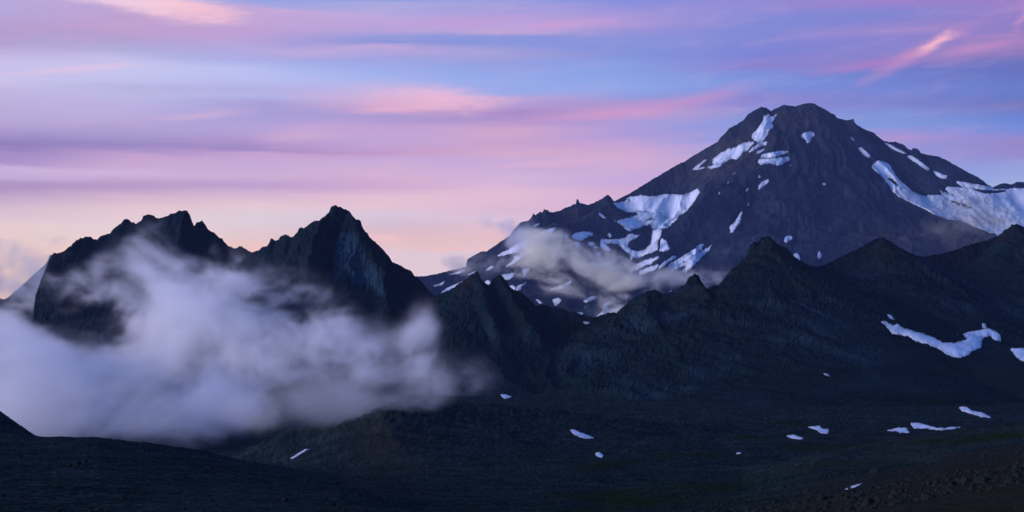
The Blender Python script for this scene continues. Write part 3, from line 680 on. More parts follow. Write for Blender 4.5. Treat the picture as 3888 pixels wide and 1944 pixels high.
    vs_('ragged lower one of two stacked snow bars under the summit', R4([(552,522),(570,520),(580,505),(640,507),(700,502),(760,498),(797,494),(797,515),(760,530),(742,547),(700,554),(650,537),(600,542),(580,552)]))
    vs_('tiny snow dash beyond the end of the ragged snow bar', R4([(783,562),(816,550),(812,562),(790,570)]), jit=1)
    vs_('lone shield-shaped snow patch high on the dark summit face', R4([(883,330),(910,310),(950,300),(980,305),(982,330),(962,350),(950,377),(930,387),(920,357),(890,347)]), jit=3)
    vs_('snow fleck under the sunset-side snowfield, on the brown shoulder', R4([(353,622),(385,603),(390,612),(360,627)]), jit=1)
    vs_('snow fleck directly below the ragged stacked snow bar', R4([(628,596),(667,588),(657,610),(640,610)]), jit=1)
    vs_('comma-shaped snow fleck above the slanting snow finger', R4([(553,655),(568,628),(597,620),(587,642)]), jit=1)
    vs_('slanting snow finger in the gully below the stacked snow bars', R4([(557,752),(563,710),(588,680),(615,670),(642,658),(632,685),(602,712),(577,732)]), jit=2)
    vs_('small snow tick beside the slanting snow finger', R4([(458,752),(478,724),(492,736),(472,754)]), jit=1)
    vs_('snow dot above the rim of the high glacier, upper of two', R4([(313,702),(333,674),(342,688)]), jit=1)
    vs_('snow dot above the rim of the high glacier, lower of two', R4([(250,782),(263,750),(272,765),(258,784)]), jit=1)
    vs_('thin snow thread above the feathered snow gully', R4([(463,872),(488,830),(498,840),(475,874)]), jit=1)
    vs_('feathered snow gully splitting in two at its foot, mid volcano', R4([(345,1070),(352,1042),(333,1030),(370,995),(400,960),(415,930),(440,893),(437,915),(421,945),(430,965),(416,1000),(386,1030),(366,1062)]), jit=2)
    vs_('snow speck alone in the middle of the great dark face', R4([(1043,695),(1065,688),(1074,702),(1055,710)]), jit=1)
    vs_('round snow patch low on the volcano beside the highest dark spire', R4([(758,1105),(780,1090),(812,1094),(814,1116),(790,1127),(777,1147),(753,1130)]), jit=2)
    vs_('hooked snow patch peeping over the dark ridge spire', R4([(818,1240),(850,1218),(872,1240),(877,1280),(850,1258)]), jit=1.5)
    vs_('upright snow sliver above the notch of the dark ridge', R4([(1008,1232),(1020,1203),(1037,1225),(1042,1252),(1013,1272)]), jit=1.5)
    # --- far right arete
    vs_('hair-thin snow line on the shaded arete, topmost of its chain', R4([(1257,340),(1270,343),(1294,376),(1280,368)]), jit=1)
    vs_('snow wedge just above the head of the broad glacier', R4([(1318,425),(1340,418),(1380,453),(1424,500),(1385,494),(1350,467)]), jit=2)
    vs_('upper long snow ribbon tucked under the shaded skyline', R4([(1518,385),(1560,398),(1620,433),(1694,468),(1660,466),(1600,444),(1550,412)]), jit=2)
    vs_('lower long snow ribbon under the shaded skyline knob', R4([(1688,485),(1720,480),(1770,513),(1830,558),(1868,590),(1840,594),(1780,552),(1720,512)]), jit=2)
    vs_('short snow heel at the end of the skyline ribbons', R4([(1888,600),(1920,608),(1960,628),(1992,633),(1982,657),(1940,652),(1910,632)]), jit=2)
    # --- lower left flank
    vs_('torn snow patch hanging beside the icefall', R3([(1540,440),(1600,430),(1640,415),(1690,405),(1690,440),(1740,456),(1792,430),(1822,434),(1790,457),(1740,472),(1700,490),(1640,502),(1625,475),(1590,470)]))
    vs_('triangular snow apron next to the end of the glacier tongue', R3([(1860,560),(1890,578),(1922,630),(1880,652),(1848,652),(1858,600)]))
    vs_('pale snow fan on the ledge below the rock tower', R3([(1235,545),(1270,520),(1310,517),(1370,520),(1382,540),(1330,552),(1310,577),(1280,572),(1250,562)]))
    vs_('small snow bead beside the pale snow fan', R3([(1178,545),(1195,528),(1212,550),(1195,564)]), jit=1)
    vs_('speckled snow scrap below the pale snow fan', R3([(1248,590),(1280,588),(1298,615),(1270,627)]), jit=3)
    vs_('small snow oval above the hooked glacier tongue', R3([(1478,535),(1500,523),(1522,545),(1500,557)]), jit=1)
    vs_('thin snow slash below the little pyramid on the volcano skyline', R3([(1418,383),(1440,388),(1482,425),(1460,422),(1433,405)]), jit=1.5)
    vs_('y-shaped snow scrap below the hooked glacier tongue', R3([(1388,655),(1452,663),(1427,692),(1408,672)]), jit=2)
    vs_('flat snow tongue emerging from the drifting cloud', R3([(1310,745),(1400,730),(1450,735),(1507,720),(1512,740),(1470,757),(1400,754)]))
    vs_('long pale snow ramp slanting up to the volcano skyline', R3([(718,682),(780,650),(850,605),(900,575),(980,540),(1050,505),(1122,488),(1105,515),(1067,545),(1060,572),(1000,592),(920,622),(850,652),(800,667),(750,682)]), 'snow_ramp', 'snow ramp')
    vs_('narrow snow band running under the long pale ramp', R3([(952,638),(922,670),(870,712),(820,742),(778,762),(828,710),(858,690),(900,650)]))
    vs_('small snow lens beneath the long pale ramp', R3([(828,690),(880,678),(872,697),(830,707)]), jit=1.5)
    vs_('snow dash at the foot of the skyline pinnacles', R3([(938,492),(990,460),(1020,455),(998,472)]), jit=1)
    vs_('long flat snow streak low on the volcano foot, uppermost', R3([(368,817),(420,800),(492,778),(482,792),(430,810)]), jit=1.5)
    vs_('faint snow streak next to the uppermost flat streak', R3([(498,817),(572,786),(552,807),(510,820)]), jit=1.5)
    vs_('slanting snow dash above the twin dark spires', R3([(628,787),(670,753),(697,760),(660,782)]), jit=1.5)
    vs_('bird-shaped snow patch at the very end of the volcano foot', R3([(258,892),(320,875),(347,860),(332,887),(280,900)]), jit=2)
    vs_('long diagonal snow streak running behind the twin dark spires', R3([(318,943),(370,905),(430,880),(494,853),(440,892),(380,922)]), jit=1.5)
    vs_('snow patch framed between the twin dark spires', R3([(623,866),(650,853),(672,865),(655,888)]), jit=2)
    vs_('forked snow patch above the second twin spire', R3([(738,815),(780,815),(832,803),(827,825),(790,852),(760,850)]))
    vs_('winged snow patch right of the twin dark spires', R3([(793,907),(820,886),(840,905),(880,888),(918,868),(892,902),(850,927),(810,927)]))
    vs_('snow patch half veiled at the near edge of the drifting cloud', R3([(888,780),(942,768),(932,802),(900,827)]))
    vs_('boomerang snow patch below the drifting cloud', R3([(1048,927),(1120,905),(1180,880),(1230,858),(1254,870),(1190,907),(1120,924)]), jit=2)
    vs_('mushroom-shaped snow patch low above the dark ridge', R3([(1098,990),(1140,978),(1168,990),(1152,1012),(1120,1035),(1112,1015)]), jit=2)
    vs_('small snow wedge against the edge of the dark ridge', R3([(978,986),(1000,988),(1033,1017),(1010,1018)]), jit=1.5)
    vs_('oval snow patch beside the lowest drifting cloud', R3([(1308,1002),(1370,968),(1418,960),(1392,987),(1340,1008)]), jit=2)
    vs_('flat snow speck under the oval snow patch', R3([(1308,1040),(1350,1035),(1330,1048)]), jit=1)
    vs_('snow smudge right above the saddle of the dark ridge', R3([(1273,1075),(1310,1078),(1323,1097),(1295,1102)]), jit=1.5)
    vs_('stream-shaped snow trail winding down to the saddle of the dark ridge', R3([(1458,1020),(1500,1003),(1514,1015),(1483,1040),(1483,1068),(1530,1058),(1565,1043),(1553,1072),(1470,1094),(1420,1122),(1390,1125),(1450,1068)]), 'snow_trail', 'snow trail')
    vs_('upper strand of the combed snow stripes beside the drifting cloud', R3([(2140,600),(2157,605),(2112,670),(2030,717),(1950,762),(1888,787),(1960,730),(2060,670)]))
    vs_('lower strand of the combed snow stripes beside the drifting cloud', R3([(2207,613),(2192,640),(2142,692),(2092,742),(2042,792),(1970,802),(2020,775),(2050,742),(1980,767),(1898,802),(1960,760),(2060,710),(2130,660)]))
    vs_('long snow chute rising from the cloud to the triangular apron', R3([(1640,802),(1720,762),(1790,732),(1882,668),(1850,688),(1760,708),(1700,738),(1640,780)]))
    vs_('short snow chute rising from the cloud', R3([(1568,782),(1642,723),(1622,747),(1590,777)]), jit=2)
    vs_('snow scrap showing beside the blunt spire of the dark ridge', R3([(1903,942),(1935,918),(1932,942)]), jit=1)
    vs_('snow thread above the blunt spire of the dark ridge', R3([(1978,862),(2030,828),(2044,824),(2000,857)]), jit=1)
    # --- more broken snow round the tongue
    vs_('thin snow rib in the middle of the combed snow stripes', R3([(2082,640),(2090,648),(2040,690),(1985,722),(1925,757),(1870,782),(1930,735),(2010,688)]), jit=2)
    vs_('faint snow rib at the cloud end of the combed snow stripes', R3([(2000,655),(2008,662),(1960,700),(1900,735),(1850,772),(1820,785),(1870,735),(1930,695)]), jit=2)
    vs_('snow sprinkle strung below the torn patch beside the icefall', R3([(1590,470),(1612,472),(1635,490),(1660,505),(1640,512),(1605,492)]), jit=3)
    vs_('snow flake above the hooked glacier tongue next to the icefall foot', R3([(1905,412),(1960,390),(1970,400),(1935,432),(1900,440)]), jit=3)
    vs_('ragged snow scrap between the pale fan and the hooked tongue', R3([(1350,590),(1380,588),(1400,605),(1375,615),(1352,608)]), jit=3)
    vs_('snow chip under the ragged scrap beside the hooked tongue', R3([(1382,612),(1418,618),(1425,632),(1395,628)]), jit=2)
    vs_('narrow snow chip left of the y-shaped snow scrap', R3([(1510,680),(1535,676),(1540,690),(1518,692)]), jit=2)
    vs_('snow thread dropping from the end of the hooked tongue', R3([(1640,668),(1665,690),(1655,715),(1640,735),(1645,700)]), jit=1.5)
    vs_('wide faint snow sheet spread below the long snow chute', R3([(1690,800),(1760,770),(1830,745),(1850,752),(1790,790),(1720,815)]), jit=4)
    # --- dark ridge and valley
    K = dict(group=ON_MID, sheet=None)
    vs_('big crescent snowfield in the bowl of the dark ridge', R5([(1698,600),(1720,602),(1770,625),(1790,618),(1830,643),(1880,658),(1950,678),(2020,703),(2080,735),(2150,735),(2230,715),(2205,680),(2250,665),(2300,658),(2360,648),(2400,663),(2432,690),(2432,722),(2400,717),(2370,690),(2322,700),(2310,760),(2260,777),(2230,807),(2170,824),(2100,802),(2050,767),(1980,737),(1910,722),(1870,692),(1830,684),(1770,677),(1730,632)]), 'snowfield', 'snowfield', thick=2.0, **K)
    vs_('small snow scrap above the tip of the crescent snowfield', R5([(1728,553),(1760,563),(1780,592),(1750,582)]), jit=2, **K)
    vs_('snow horn standing on the wide end of the crescent snowfield', R5([(2316,608),(2340,618),(2348,648),(2322,642)]), jit=2, **K)
    vs_('tiny snow speck inside the curve of the crescent snowfield', R5([(2163,678),(2187,678),(2178,692)]), jit=.5, **K)
    vs_('snow patch beyond the crescent snowfield on the edge of the slope', R5([(2486,768),(2576,768),(2680,790),(2660,860),(2576,847),(2530,822),(2510,790)]), **K)
    vs_('thin snow flake alone on the scree below the dark ridge', R5([(1333,916),(1365,923),(1389,944),(1355,934)]), jit=1, **K)
    vs_('slanting snow strip low on the slope beneath the crescent snowfield', R5([(2168,1127),(2220,1129),(2260,1153),(2310,1158),(2374,1194),(2310,1187),(2250,1167),(2200,1152)]), jit=3, **K)
    vs_('ragged snow patch on the greenish valley slope', R8([(1318,425),(1390,418),(1410,433),(1442,438),(1442,460),(1400,457),(1370,437)]), jit=3, **K)
    vs_('low snow lens below the ragged valley patch', R8([(1198,474),(1240,468),(1304,490),(1280,494),(1230,488)]), jit=1.5, **K)
    vs_('broken snow scrap beside the long valley snow strip', R8([(1786,444),(1850,428),(1914,430),(1890,440),(1917,455),(1860,458),(1840,446)]), jit=2.5, **K)
    vs_('long valley snow strip half hidden by the brown moraine', R8([(1916,398),(1950,400),(2000,409),(2060,427),(2110,429),(2204,423),(2150,439),(2100,440),(2050,437),(2000,430),(1940,432)]), jit=2.5, **K)
    vs_('forked snow patch on the middle of the valley floor', [(2158,1628),(2176,1631),(2200,1641),(2226,1650),(2260,1665),(2226,1665),(2200,1659),(2178,1649)], jit=2.5, **K)
    vs_('small snow blot nearest the middle of the valley floor', R8([(90,575),(115,570),(138,585),(132,602),(100,592)]), jit=2, **K)
    vs_('faint flat snow streak across the valley floor', R8([(865,577),(940,568),(932,580)]), jit=1, **K)
    vs_('bright narrow snow bar on the near stony slope', R8([(1533,787),(1580,764),(1642,748),(1602,772),(1550,788)]), jit=.5, **K)
    vs_('diamond snow patch at the edge of the fog bank', R7([(1916,311),(1960,318),(1990,338),(2026,348),(1980,365),(1958,362)]), jit=2, **K)
    vs_('snow crumb below the diamond patch, farther from the fog', R7([(2170,460),(2214,459),(2195,470)]), jit=.5, **K)
    vs_('snow crumb below the diamond patch, nearer the fog', R7([(2016,454),(2048,458),(2030,465)]), jit=.5, **K)
    vs_('long straight snow streak on the shadowed slope below the fog', R7([(130,914),(190,874),(260,828),(340,777),(374,771),(300,818),(220,869),(160,904)]), jit=2.5, **K)
    vs_('snow smear at the saddle of the dark ridge', R3([(1308,1144),(1340,1143),(1374,1156),(1330,1161)]), jit=1, **K)
build_snow()

# ------------------------------------------------------------------ stones
def rock_mesh(name, seed, sub=2, squash=.7, lump=.35):
    import bmesh
    bm = bmesh.new(); bmesh.ops.create_icosphere(bm, subdivisions=sub, radius=1.0)
    rr = random.Random(seed)
    dirs = [(rr.gauss(0, 1), rr.gauss(0, 1), rr.gauss(0, 1)) for _ in range(9)]
    cuts = [rr.uniform(.55, .9) for _ in dirs]
    for vt in bm.verts:
        c = vt.co
        for d, h in zip(dirs, cuts):                # flatten against random planes: an angular block
            L = math.sqrt(sum(a * a for a in d)); k = (c.x * d[0] + c.y * d[1] + c.z * d[2]) / L
            if k > h: c.x -= (k - h) * d[0] / L; c.y -= (k - h) * d[1] / L; c.z -= (k - h) * d[2] / L
        c *= 1 + rr.uniform(-.06, .06)
        c.z *= squash
    me = bpy.data.meshes.new(name); bm.to_mesh(me); bm.free()
    return me
def on_ground(u, v):
    S = sheets['ground']; c = int(np.argmin(np.abs(S.U - u)))
    w = np.nonzero(S.v[c] <= v)[0]
    if not len(w): return None
    r = max(w[0], 1); Y = S.Y[c, r]; return (wx(u, Y), Y, S.Z[c, r])
def build_stones():
    shapes = [rock_mesh('boulder', 5 + i, 2, (.62, .75, .9, 1.5, .55)[i]) for i in range(5)]
    for m in shapes: m.materials.append(M_STONE)
    dark = [m.copy() for m in shapes]
    for m in dark: m.materials.clear(); m.materials.append(M_GROUND)
    A = lambda x, y: (2900 + x / 2.6073, 1544 + y / 2.6073)
    B = lambda x, y: (x / 1.526, 1100 + y / 1.526)
    C = lambda x, y: (1000 + x / 2.1467, 1344 + y / 2.1467)
    L = [  # position, width in photograph pixels, shape, dark?, label
        (A(1315, 765), 22, 1, 0, 'rust-coloured boulder at the upper edge of the near stony slope'),
        (A(1418, 748), 15, 0, 0, 'pale stone just beside the rust-coloured boulder on the near slope'),
        (A(1700, 762), 15, 1, 0, 'grey boulder in the middle of the near stony slope'),
        (A(960, 900), 30, 0, 1, 'broad dark brown boulder below the bright snow bar'),
        (A(785, 1008), 11, 3, 0, 'small upright standing stone at the bottom edge'),
        (A(430, 1010), 17, 2, 0, 'orange-brown stone of a pair at the bottom edge'),
        (A(640, 968), 22, 0, 1, 'wide dark stone near the bottom edge below the bright snow bar'),
        (A(1010, 922), 15, 0, 0, 'flat grey stone touching the broad dark brown boulder'),
        (A(1490, 858), 17, 4, 1, 'low flat stone in the open middle of the near slope'),
        (A(1690, 690), 20, 1, 1, 'dark boulder on the crest of the near slope, first of three'),
        (A(1810, 665), 19, 0, 0, 'brown boulder on the crest of the near slope, middle of three'),
        (A(1930, 655), 21, 2, 1, 'dark boulder on the crest of the near slope, last of three'),
        (A(2280, 805), 22, 1, 1, 'dark brown boulder beside the pale stones of the near slope'),
        (A(2355, 800), 15, 0, 0, 'palest stone of the near slope'),
        (A(2230, 850), 17, 0, 1, None), (A(2325, 840), 13, 1, 0, None), (A(500, 1015), 11, 0, 0, None), (A(770, 912), 11, 1, 0, None),
        (A(1560, 722), 15, 0, 0, None), (A(2050, 895), 13, 2, 0, None), (A(2015, 875), 14, 0, 0, None), (A(2165, 908), 8, 1, 0, None),
        (A(1265, 990), 9, 0, 0, None), (A(2280, 665), 9, 1, 0, None), (A(2160, 695), 12, 0, 0, None), (A(2300, 935), 13, 1, 1, None),
        (A(2440, 995), 13, 0, 0, None), (A(2345, 1005), 12, 1, 0, None), (A(2500, 1015), 17, 0, 1, None), (A(880, 1002), 6, 0, 0, None),
        (A(1690, 905), 9, 1, 0, None), (A(1100, 1022), 7, 0, 0, None), (A(2100, 640), 8, 0, 0, None), (A(2480, 700), 10, 1, 0, None), (A(1880, 870), 8, 2, 0, None),
        (B(490, 1008), 22, 3, 1, 'tall dark rock standing highest in the cluster on the near ground'),
        (B(455, 1015), 24, 2, 1, 'dark block in the middle of the rock cluster on the near ground'),
        (B(405, 1025), 28, 0, 1, 'low wide slab at the end of the rock cluster on the near ground'),
        (B(520, 1012), 15, 1, 1, 'small dark rock leaning beside the tallest rock of the cluster'),
        (B(120, 975), 15, 0, 1, 'dark rock below the foot of the dark mound'),
        (B(285, 1018), 15, 0, 1, 'flat dark rock between the mound and the rock cluster'),
        (B(760, 1046), 18, 4, 1, 'mossy hummock-like rock on the near ground past the cluster'),
        (C(600, 1062), 26, 4, 1, 'rounded mossy rock below the foot of the reddish knoll'),
        (C(1920, 1028), 12, 1, 0, 'lone grey boulder on the slope behind the reddish knoll'),
        (R8([(430, 520)])[0], 12, 2, 1, 'lone dark boulder on the valley floor'),
    ] + [(B(x, y), w, i % 3, 1 if i % 3 else 0, 'T') for i, (x, y, w) in enumerate([(210, 1032, 9), (800, 1006, 9), (740, 1116, 16), (965, 1266, 9), (590, 1223, 8), (622, 1228, 8), (415, 1240, 11), (1365, 1037, 13), (640, 864, 6), (520, 852, 6), (980, 1075, 7), (1150, 1120, 8), (330, 1130, 7), (870, 1180, 9), (1270, 1225, 8), (60, 1110, 8), (160, 1210, 9)])] \
      + [(C(x, y), w, i % 3, 0, 'T') for i, (x, y, w) in enumerate([(865, 1145, 9), (530, 1135, 8), (870, 1198, 7), (1500, 720, 5), (1460, 612, 5), (1700, 1150, 6), (2100, 1180, 7), (1300, 1230, 8)])]
    rr = random.Random(4); loose = []
    for p, wpx, i, dk, lab in L:
        q = on_ground(*p)
        if q is None: continue
        s = .55 * wpx * q[1] / F
        if lab in (None, 'T'): loose.append((q, s)); continue      # too small to pick apart: goes into the rubble
        o = bpy.data.objects.new('boulder', (dark if dk else shapes)[i]); col.objects.link(o)
        o.location = (q[0], q[1], q[2] + s * .25); o.scale = (s, s * rr.uniform(.8, 1.1), s * rr.uniform(.85, 1.1))
        o.rotation_euler = (rr.uniform(-.2, .2), rr.uniform(-.2, .2), rr.uniform(0, 6.28))
        o['label'] = lab
        o['category'] = 'boulder' if wpx > 13 else 'stone'; o['group'] = 'stones on the near ground'
    # loose rubble too small to count
    rng = np.random.default_rng(8); S = sheets['ground']
    base = rock_mesh('rubble_block', 77, 1, .7); bv = np.array([tuple(v.co) for v in base.vertices]); bf = np.array([tuple(p.vertices) for p in base.polygons])
    Vs, Fs = [], []; n = 0
    for k in range(5200):
        near = rng.random() < .6
        u = rng.uniform(2600, 4100) if near else rng.uniform(-150, 4050)
        c = int(np.argmin(np.abs(S.U - u))); lim = (90, 260) if near else (90, 620)
        Yk = math.exp(rng.uniform(math.log(lim[0]), math.log(lim[1]))); r = int(np.argmin(np.abs(S.Y[c] - Yk)))
        s = rng.lognormal(-1.9, .5) * (1 if Yk < 260 else 1.8)
        a = rng.uniform(0, 6.28); R = np.array([[math.cos(a), -math.sin(a), 0], [math.sin(a), math.cos(a), 0], [0, 0, 1]])
        Vs.append((bv * rng.uniform(.7, 1.2, 3) * s) @ R.T + (wx(u, S.Y[c, r]), S.Y[c, r], S.Z[c, r] + .2 * s)); Fs.append(bf + n); n += len(bv)
    for (x, y, z), s in loose:
        Vs.append(bv * rng.uniform(.8, 1.15, 3) * s + (x, y, z + .25 * s)); Fs.append(bf + n); n += len(bv)
    bpy.data.meshes.remove(base)
    add('rubble', mesh_from('rubble', np.concatenate(Vs), None, np.concatenate(Fs), False), M_STONE, 'stuff', 'loose small rubble scattered over the near ground', 'rubble')
build_stones()

# ------------------------------------------------------------------ fog and drifting clouds: density fields computed on a grid
def grid_noise(res, box, cell, octv, seed, gain=.55, stretch=(1, 1, 1)):
    rng = np.random.default_rng(seed); out = np.zeros(res); tot = 0; a = 1
    for o in range(octv):
        Ws, Ls = [], []
        for k in range(3):
            n = res[k]; L = (box[1][k] - box[0][k]) / (cell * stretch[k] / 2 ** o)
            x = np.linspace(0, L, n) + 1.0; m = int(L) + 5
            W = np.zeros((n, m)); i0 = np.floor(x).astype(int); t = x - i0
            for j, w in enumerate(((1 - t) ** 3 / 6, (3 * t ** 3 - 6 * t ** 2 + 4) / 6, (-3 * t ** 3 + 3 * t ** 2 + 3 * t + 1) / 6, t ** 3 / 6)):
                np.add.at(W, (np.arange(n), np.clip(i0 - 1 + j, 0, m - 1)), w)
            Ws.append(W); Ls.append(m)
        Lt = rng.normal(0, 1, Ls)
        q = np.einsum('ia,abc->ibc', Ws[0], Lt, optimize=True)
        q = np.einsum('jb,ibc->ijc', Ws[1], q, optimize=True)
        q = np.einsum('kc,ijc->ijk', Ws[2], q, optimize=True)
        out += a * q; tot += a * a; a *= gain
    return out / math.sqrt(tot) / .33       # about unit variance

def cloud(name, label, box, res, blobs, cell, seed, namp, lo, hi, dens, color, stretch=(1, 1, 1), aniso=.0, gain=.6, octv=5, tear=.22, veil=.10):
    ax = [np.linspace(box[0][k], box[1][k], res[k]) for k in range(3)]
    B = np.zeros(res)
    for (u, v, Y, ru, rv, rY, w) in blobs:
        x0, z0 = wx(u, Y), wz(v, Y); rx, rz = ru / F * Y, rv / F * Y
        gx = np.exp(-((ax[0] - x0) / rx) ** 2); gy = np.exp(-((ax[1] - Y) / rY) ** 2); gz = np.exp(-((ax[2] - z0) / rz) ** 2)
        B += w * gx[:, None, None] * gy[None, :, None] * gz[None, None, :]
    N = grid_noise(res, box, cell, octv, seed, gain, stretch)
    # tear the noise along itself so that the edges shred into wisps
    Wp = [grid_noise(res, box, cell * 1.3, 3, seed + 50 + k, .5) for k in range(3)]
    vox = [(box[1][k] - box[0][k]) / (res[k] - 1) for k in range(3)]
    ii = np.meshgrid(*[np.arange(n) for n in res], indexing='ij', sparse=True)
    jj = [np.clip(np.rint(ii[k] + Wp[k] * tear * cell / vox[k]).astype(np.int32), 0, res[k] - 1) for k in range(3)]
    N = N[jj[0], jj[1], jj[2]]
    B = 1.15 * (1 - np.exp(-B))
    d = sstep(lo, hi, B + namp * N * np.clip(B * 2.5, 0, 1)) ** 1.3 + veil * sstep(.06, .9, B + .32 * N * np.clip(B * 3, 0, 1))
    for k in range(3):                              # nothing may touch the walls of the grid
        w = np.clip(np.minimum(np.arange(res[k]), np.arange(res[k])[::-1]) / 4.0, 0, 1)
        sh = [1, 1, 1]; sh[k] = -1; d = d * w.reshape(sh)
    me = bpy.data.meshes.new(name); n = d.size
    me.vertices.add(n); at = me.attributes.new('fogd', 'FLOAT', 'POINT'); at.data.foreach_set('value', d.astype(np.float32).ravel())
    m = bpy.data.materials.new(name); m.use_nodes = True; nt = NT(m.node_tree); nt.n.clear()
    out = nt.new('ShaderNodeOutputMaterial'); pv = nt.new('ShaderNodeVolumePrincipled')
    pv.inputs['Color'].default_value = color; pv.inputs['Anisotropy'].default_value = aniso
    pv.inputs['Density'].default_value = dens; pv.inputs['Density Attribute'].default_value = 'density'
    nt.link(pv.outputs[0], out.inputs['Volume'])
    ob = add(name, me, m, 'stuff', label)
    ng = bpy.data.node_groups.new(name, 'GeometryNodeTree')
    ng.interface.new_socket('Geometry', in_out='INPUT', socket_type='NodeSocketGeometry')
    ng.interface.new_socket('Geometry', in_out='OUTPUT', socket_type='NodeSocketGeometry')
    N_ = ng.nodes; gi = N_.new('NodeGroupInput'); go = N_.new('NodeGroupOutput')
    vc = N_.new('GeometryNodeVolumeCube')
    vc.inputs['Min'].default_value = box[0]; vc.inputs['Max'].default_value = box[1]
    for k, a in enumerate('XYZ'): vc.inputs['Resolution ' + a].default_value = res[k]
    pos = N_.new('GeometryNodeInputPosition'); sp = N_.new('ShaderNodeSeparateXYZ'); ng.links.new(pos.outputs[0], sp.inputs[0])
    idx = None
    for k in range(3):
        a = N_.new('ShaderNodeMapRange'); a.clamp = True; ng.links.new(sp.outputs[k], a.inputs[0])
        a.inputs[1].default_value = box[0][k]; a.inputs[2].default_value = box[1][k]; a.inputs[3].default_value = 0; a.inputs[4].default_value = res[k] - 1
        r = N_.new('FunctionNodeFloatToInt'); r.rounding_mode = 'ROUND'; ng.links.new(a.outputs[0], r.inputs[0])
        if idx is None: idx = r.outputs[0]; continue
        mu = N_.new('FunctionNodeIntegerMath'); mu.operation = 'MULTIPLY_ADD'
        ng.links.new(idx, mu.inputs[0]); mu.inputs[1].default_value = res[k]; ng.links.new(r.outputs[0], mu.inputs[2]); idx = mu.outputs[0]
    na = N_.new('GeometryNodeInputNamedAttribute'); na.data_type = 'FLOAT'; na.inputs['Name'].default_value = 'fogd'
    si = N_.new('GeometryNodeSampleIndex'); si.data_type = 'FLOAT'; si.domain = 'POINT'
    ng.links.new(gi.outputs[0], si.inputs[0]); ng.links.new(na.outputs[0], si.inputs['Value']); ng.links.new(idx, si.inputs['Index'])
    ng.links.new(si.outputs[0], vc.inputs['Density'])
    sm = N_.new('GeometryNodeSetMaterial'); sm.inputs['Material'].default_value = m
    ng.links.new(vc.outputs[0], sm.inputs[0]); ng.links.new(sm.outputs[0], go.inputs[0])
    md = ob.modifiers.new('fog', 'NODES'); md.node_group = ng
    return ob

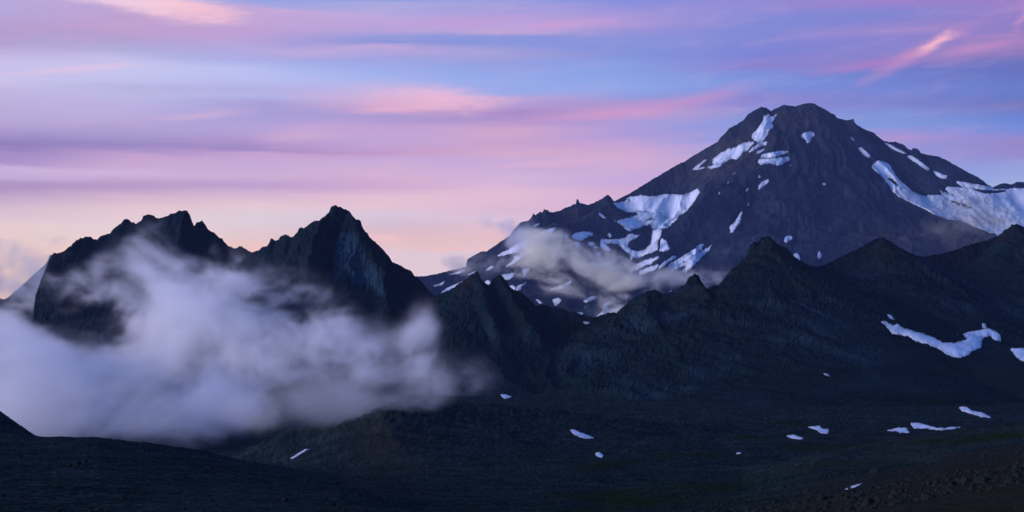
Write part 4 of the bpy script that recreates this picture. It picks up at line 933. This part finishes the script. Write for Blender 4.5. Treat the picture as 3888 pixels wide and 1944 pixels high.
def build_clouds():
    W = (.995, .995, .995, 1)
    bank = [  # column, row, distance, radii (pixels, pixels, metres), weight
        (0, 1430, 1430, 260, 210, 120, 1.5), (270, 1500, 1390, 260, 140, 110, 1.3), (520, 1560, 1380, 240, 105, 100, 1.2), (760, 1585, 1400, 170, 80, 90, 1.1), (870, 1490, 1450, 85, 110, 70, 1.2), (940, 1540, 1420, 70, 70, 60, .8),
        (60, 1290, 1620, 200, 110, 90, 1.0), (330, 1420, 1500, 220, 85, 80, 1.1), (540, 1430, 1640, 220, 95, 90, 1.2),
        (540, 1180, 2040, 240, 140, 70, 1.25), (780, 1170, 2020, 240, 130, 70, 1.5), (960, 1230, 1980, 240, 150, 75, 1.4), (1150, 1320, 1900, 240, 135, 80, 1.05), (1350, 1390, 1800, 230, 110, 65, .66), (1550, 1400, 1720, 180, 110, 55, .5), (1720, 1430, 1650, 150, 95, 55, .4), (1600, 1270, 1780, 75, 110, 45, .45),
        (700, 1350, 1930, 320, 85, 70, 1.05), (1000, 1420, 1750, 280, 80, 70, .9),
        (600, 1000, 2220, 120, 140, 40, 1.0), (810, 1035, 2190, 130, 115, 40, .95), (340, 1010, 2250, 150, 75, 35, 1.1), (450, 1090, 2190, 190, 75, 45, 1.1), (960, 1100, 2150, 140, 90, 40, .85), (700, 1090, 2160, 110, 70, 35, .8), (1130, 1190, 2060, 150, 90, 45, .8), (520, 930, 2300, 90, 60, 30, .55),
        (80, 1120, 2310, 120, 170, 40, 1.0), (10, 1020, 2400, 110, 130, 35, .9), (250, 970, 2330, 80, 60, 28, .75), (170, 1040, 2300, 90, 80, 30, .6),
        (60, 1100, 2620, 190, 170, 50, 2.2), (-120, 1120, 2640, 180, 140, 50, 1.5), (180, 1010, 2600, 110, 130, 40, 1.5),
    ]
    box = ((-1120, 1120, -125), (10, 2740, 200))
    cloud('fog_bank', 'thick lilac fog bank filling the valley below the jagged crag', box, (298, 150, 98), bank, 62, 5, .42, .20, 1.65, .019, W, (1.3, 8.0, .9), octv=5, gain=.80)
    tail = [(1470, 1470, 940, 250, 75, 30, .85), (1690, 1475, 960, 190, 80, 32, .75), (1250, 1530, 940, 190, 75, 30, .95), (1830, 1500, 980, 120, 60, 30, .5), (1580, 1400, 990, 160, 70, 25, .6), (1030, 1560, 950, 170, 65, 28, .85)]
    cloud('fog_wisp', 'thin fog tail dragging over the top of the reddish knoll', ((-230, 860, -72), (20, 1060, 10)), (120, 40, 58), tail, 34, 45, .40, .2, 1.6, .010, W, (1.3, 3, .9), octv=5, gain=.66)
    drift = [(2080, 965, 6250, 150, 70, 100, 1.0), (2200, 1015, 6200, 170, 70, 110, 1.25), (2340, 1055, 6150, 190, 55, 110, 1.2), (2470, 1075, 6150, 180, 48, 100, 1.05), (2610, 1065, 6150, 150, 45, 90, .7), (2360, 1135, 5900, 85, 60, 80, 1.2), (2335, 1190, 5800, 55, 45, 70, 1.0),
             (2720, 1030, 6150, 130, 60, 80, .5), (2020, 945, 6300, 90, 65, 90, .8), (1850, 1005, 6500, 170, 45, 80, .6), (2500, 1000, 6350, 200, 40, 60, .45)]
    cloud('drifting_cloud', 'pale cloud drifting across the lower snowfields of the volcano', ((-350, 5600, 60), (1150, 6650, 520)), (188, 88, 66), drift, 125, 16, .44, .2, 1.6, .026, (.999, .975, .86, 1), (1.7, 5.5, .75), gain=.78, octv=6, veil=.14)  # warm tint paints the cream light into the cloud colour
    puff = [(1960, 890, 6750, 60, 60, 80, .9), (1890, 840, 6800, 75, 36, 70, .6), (1950, 815, 6800, 40, 26, 60, .6), (1840, 850, 6800, 50, 26, 60, .45), (2000, 930, 6700, 60, 60, 70, .7)]
    cloud('rising_cloud', 'grey wisp of cloud rising off the volcano shoulder against the sky', ((-260, 6500, 330), (180, 7000, 720)), (88, 50, 78), puff, 90, 25, .44, .25, 1.5, .014, (.93, .93, .96, 1), (1.3, 3, .8), gain=.66)
    glac = [(3640, 820, 6500, 160, 60, 90, .5), (3780, 850, 6450, 160, 50, 80, .4), (3560, 880, 6350, 120, 40, 80, .35)]
    cloud('thin_cloud', 'thin yellowish veil of cloud over the broad glacier', ((1750, 6150, 380), (2700, 6750, 800)), (90, 50, 50), glac, 200, 35, .2, .12, .9, .0022, (.98, .95, .82, 1), (1.6, 1.2, .7))  # yellow tint puts the glow over the glacier into the cloud colour
build_clouds()

def build_haze():
    import bmesh
    bm = bmesh.new(); bmesh.ops.create_cube(bm, size=1.0)
    lo, hi = (-14500, -14500, -191), (14500, 14500, 1440)
    for v in bm.verts:
        v.co = [lo[k] if v.co[k] < 0 else hi[k] for k in range(3)]
    me = bpy.data.meshes.new('haze'); bm.to_mesh(me); bm.free()
    m = bpy.data.materials.new('haze'); m.use_nodes = True; nt = NT(m.node_tree); nt.n.clear()
    out = nt.new('ShaderNodeOutputMaterial'); pv = nt.new('ShaderNodeVolumePrincipled')
    pv.inputs['Color'].default_value = (.36, .50, 1.0, 1); pv.inputs['Density'].default_value = HAZE
    pv.inputs['Density Attribute'].default_value = ''
    nt.link(pv.outputs[0], out.inputs['Volume'])
    m.cycles.homogeneous_volume = True
    add('haze', me, m, 'stuff', 'thin blue dusk haze over the whole valley')
HAZE = 1.5e-5
build_haze()
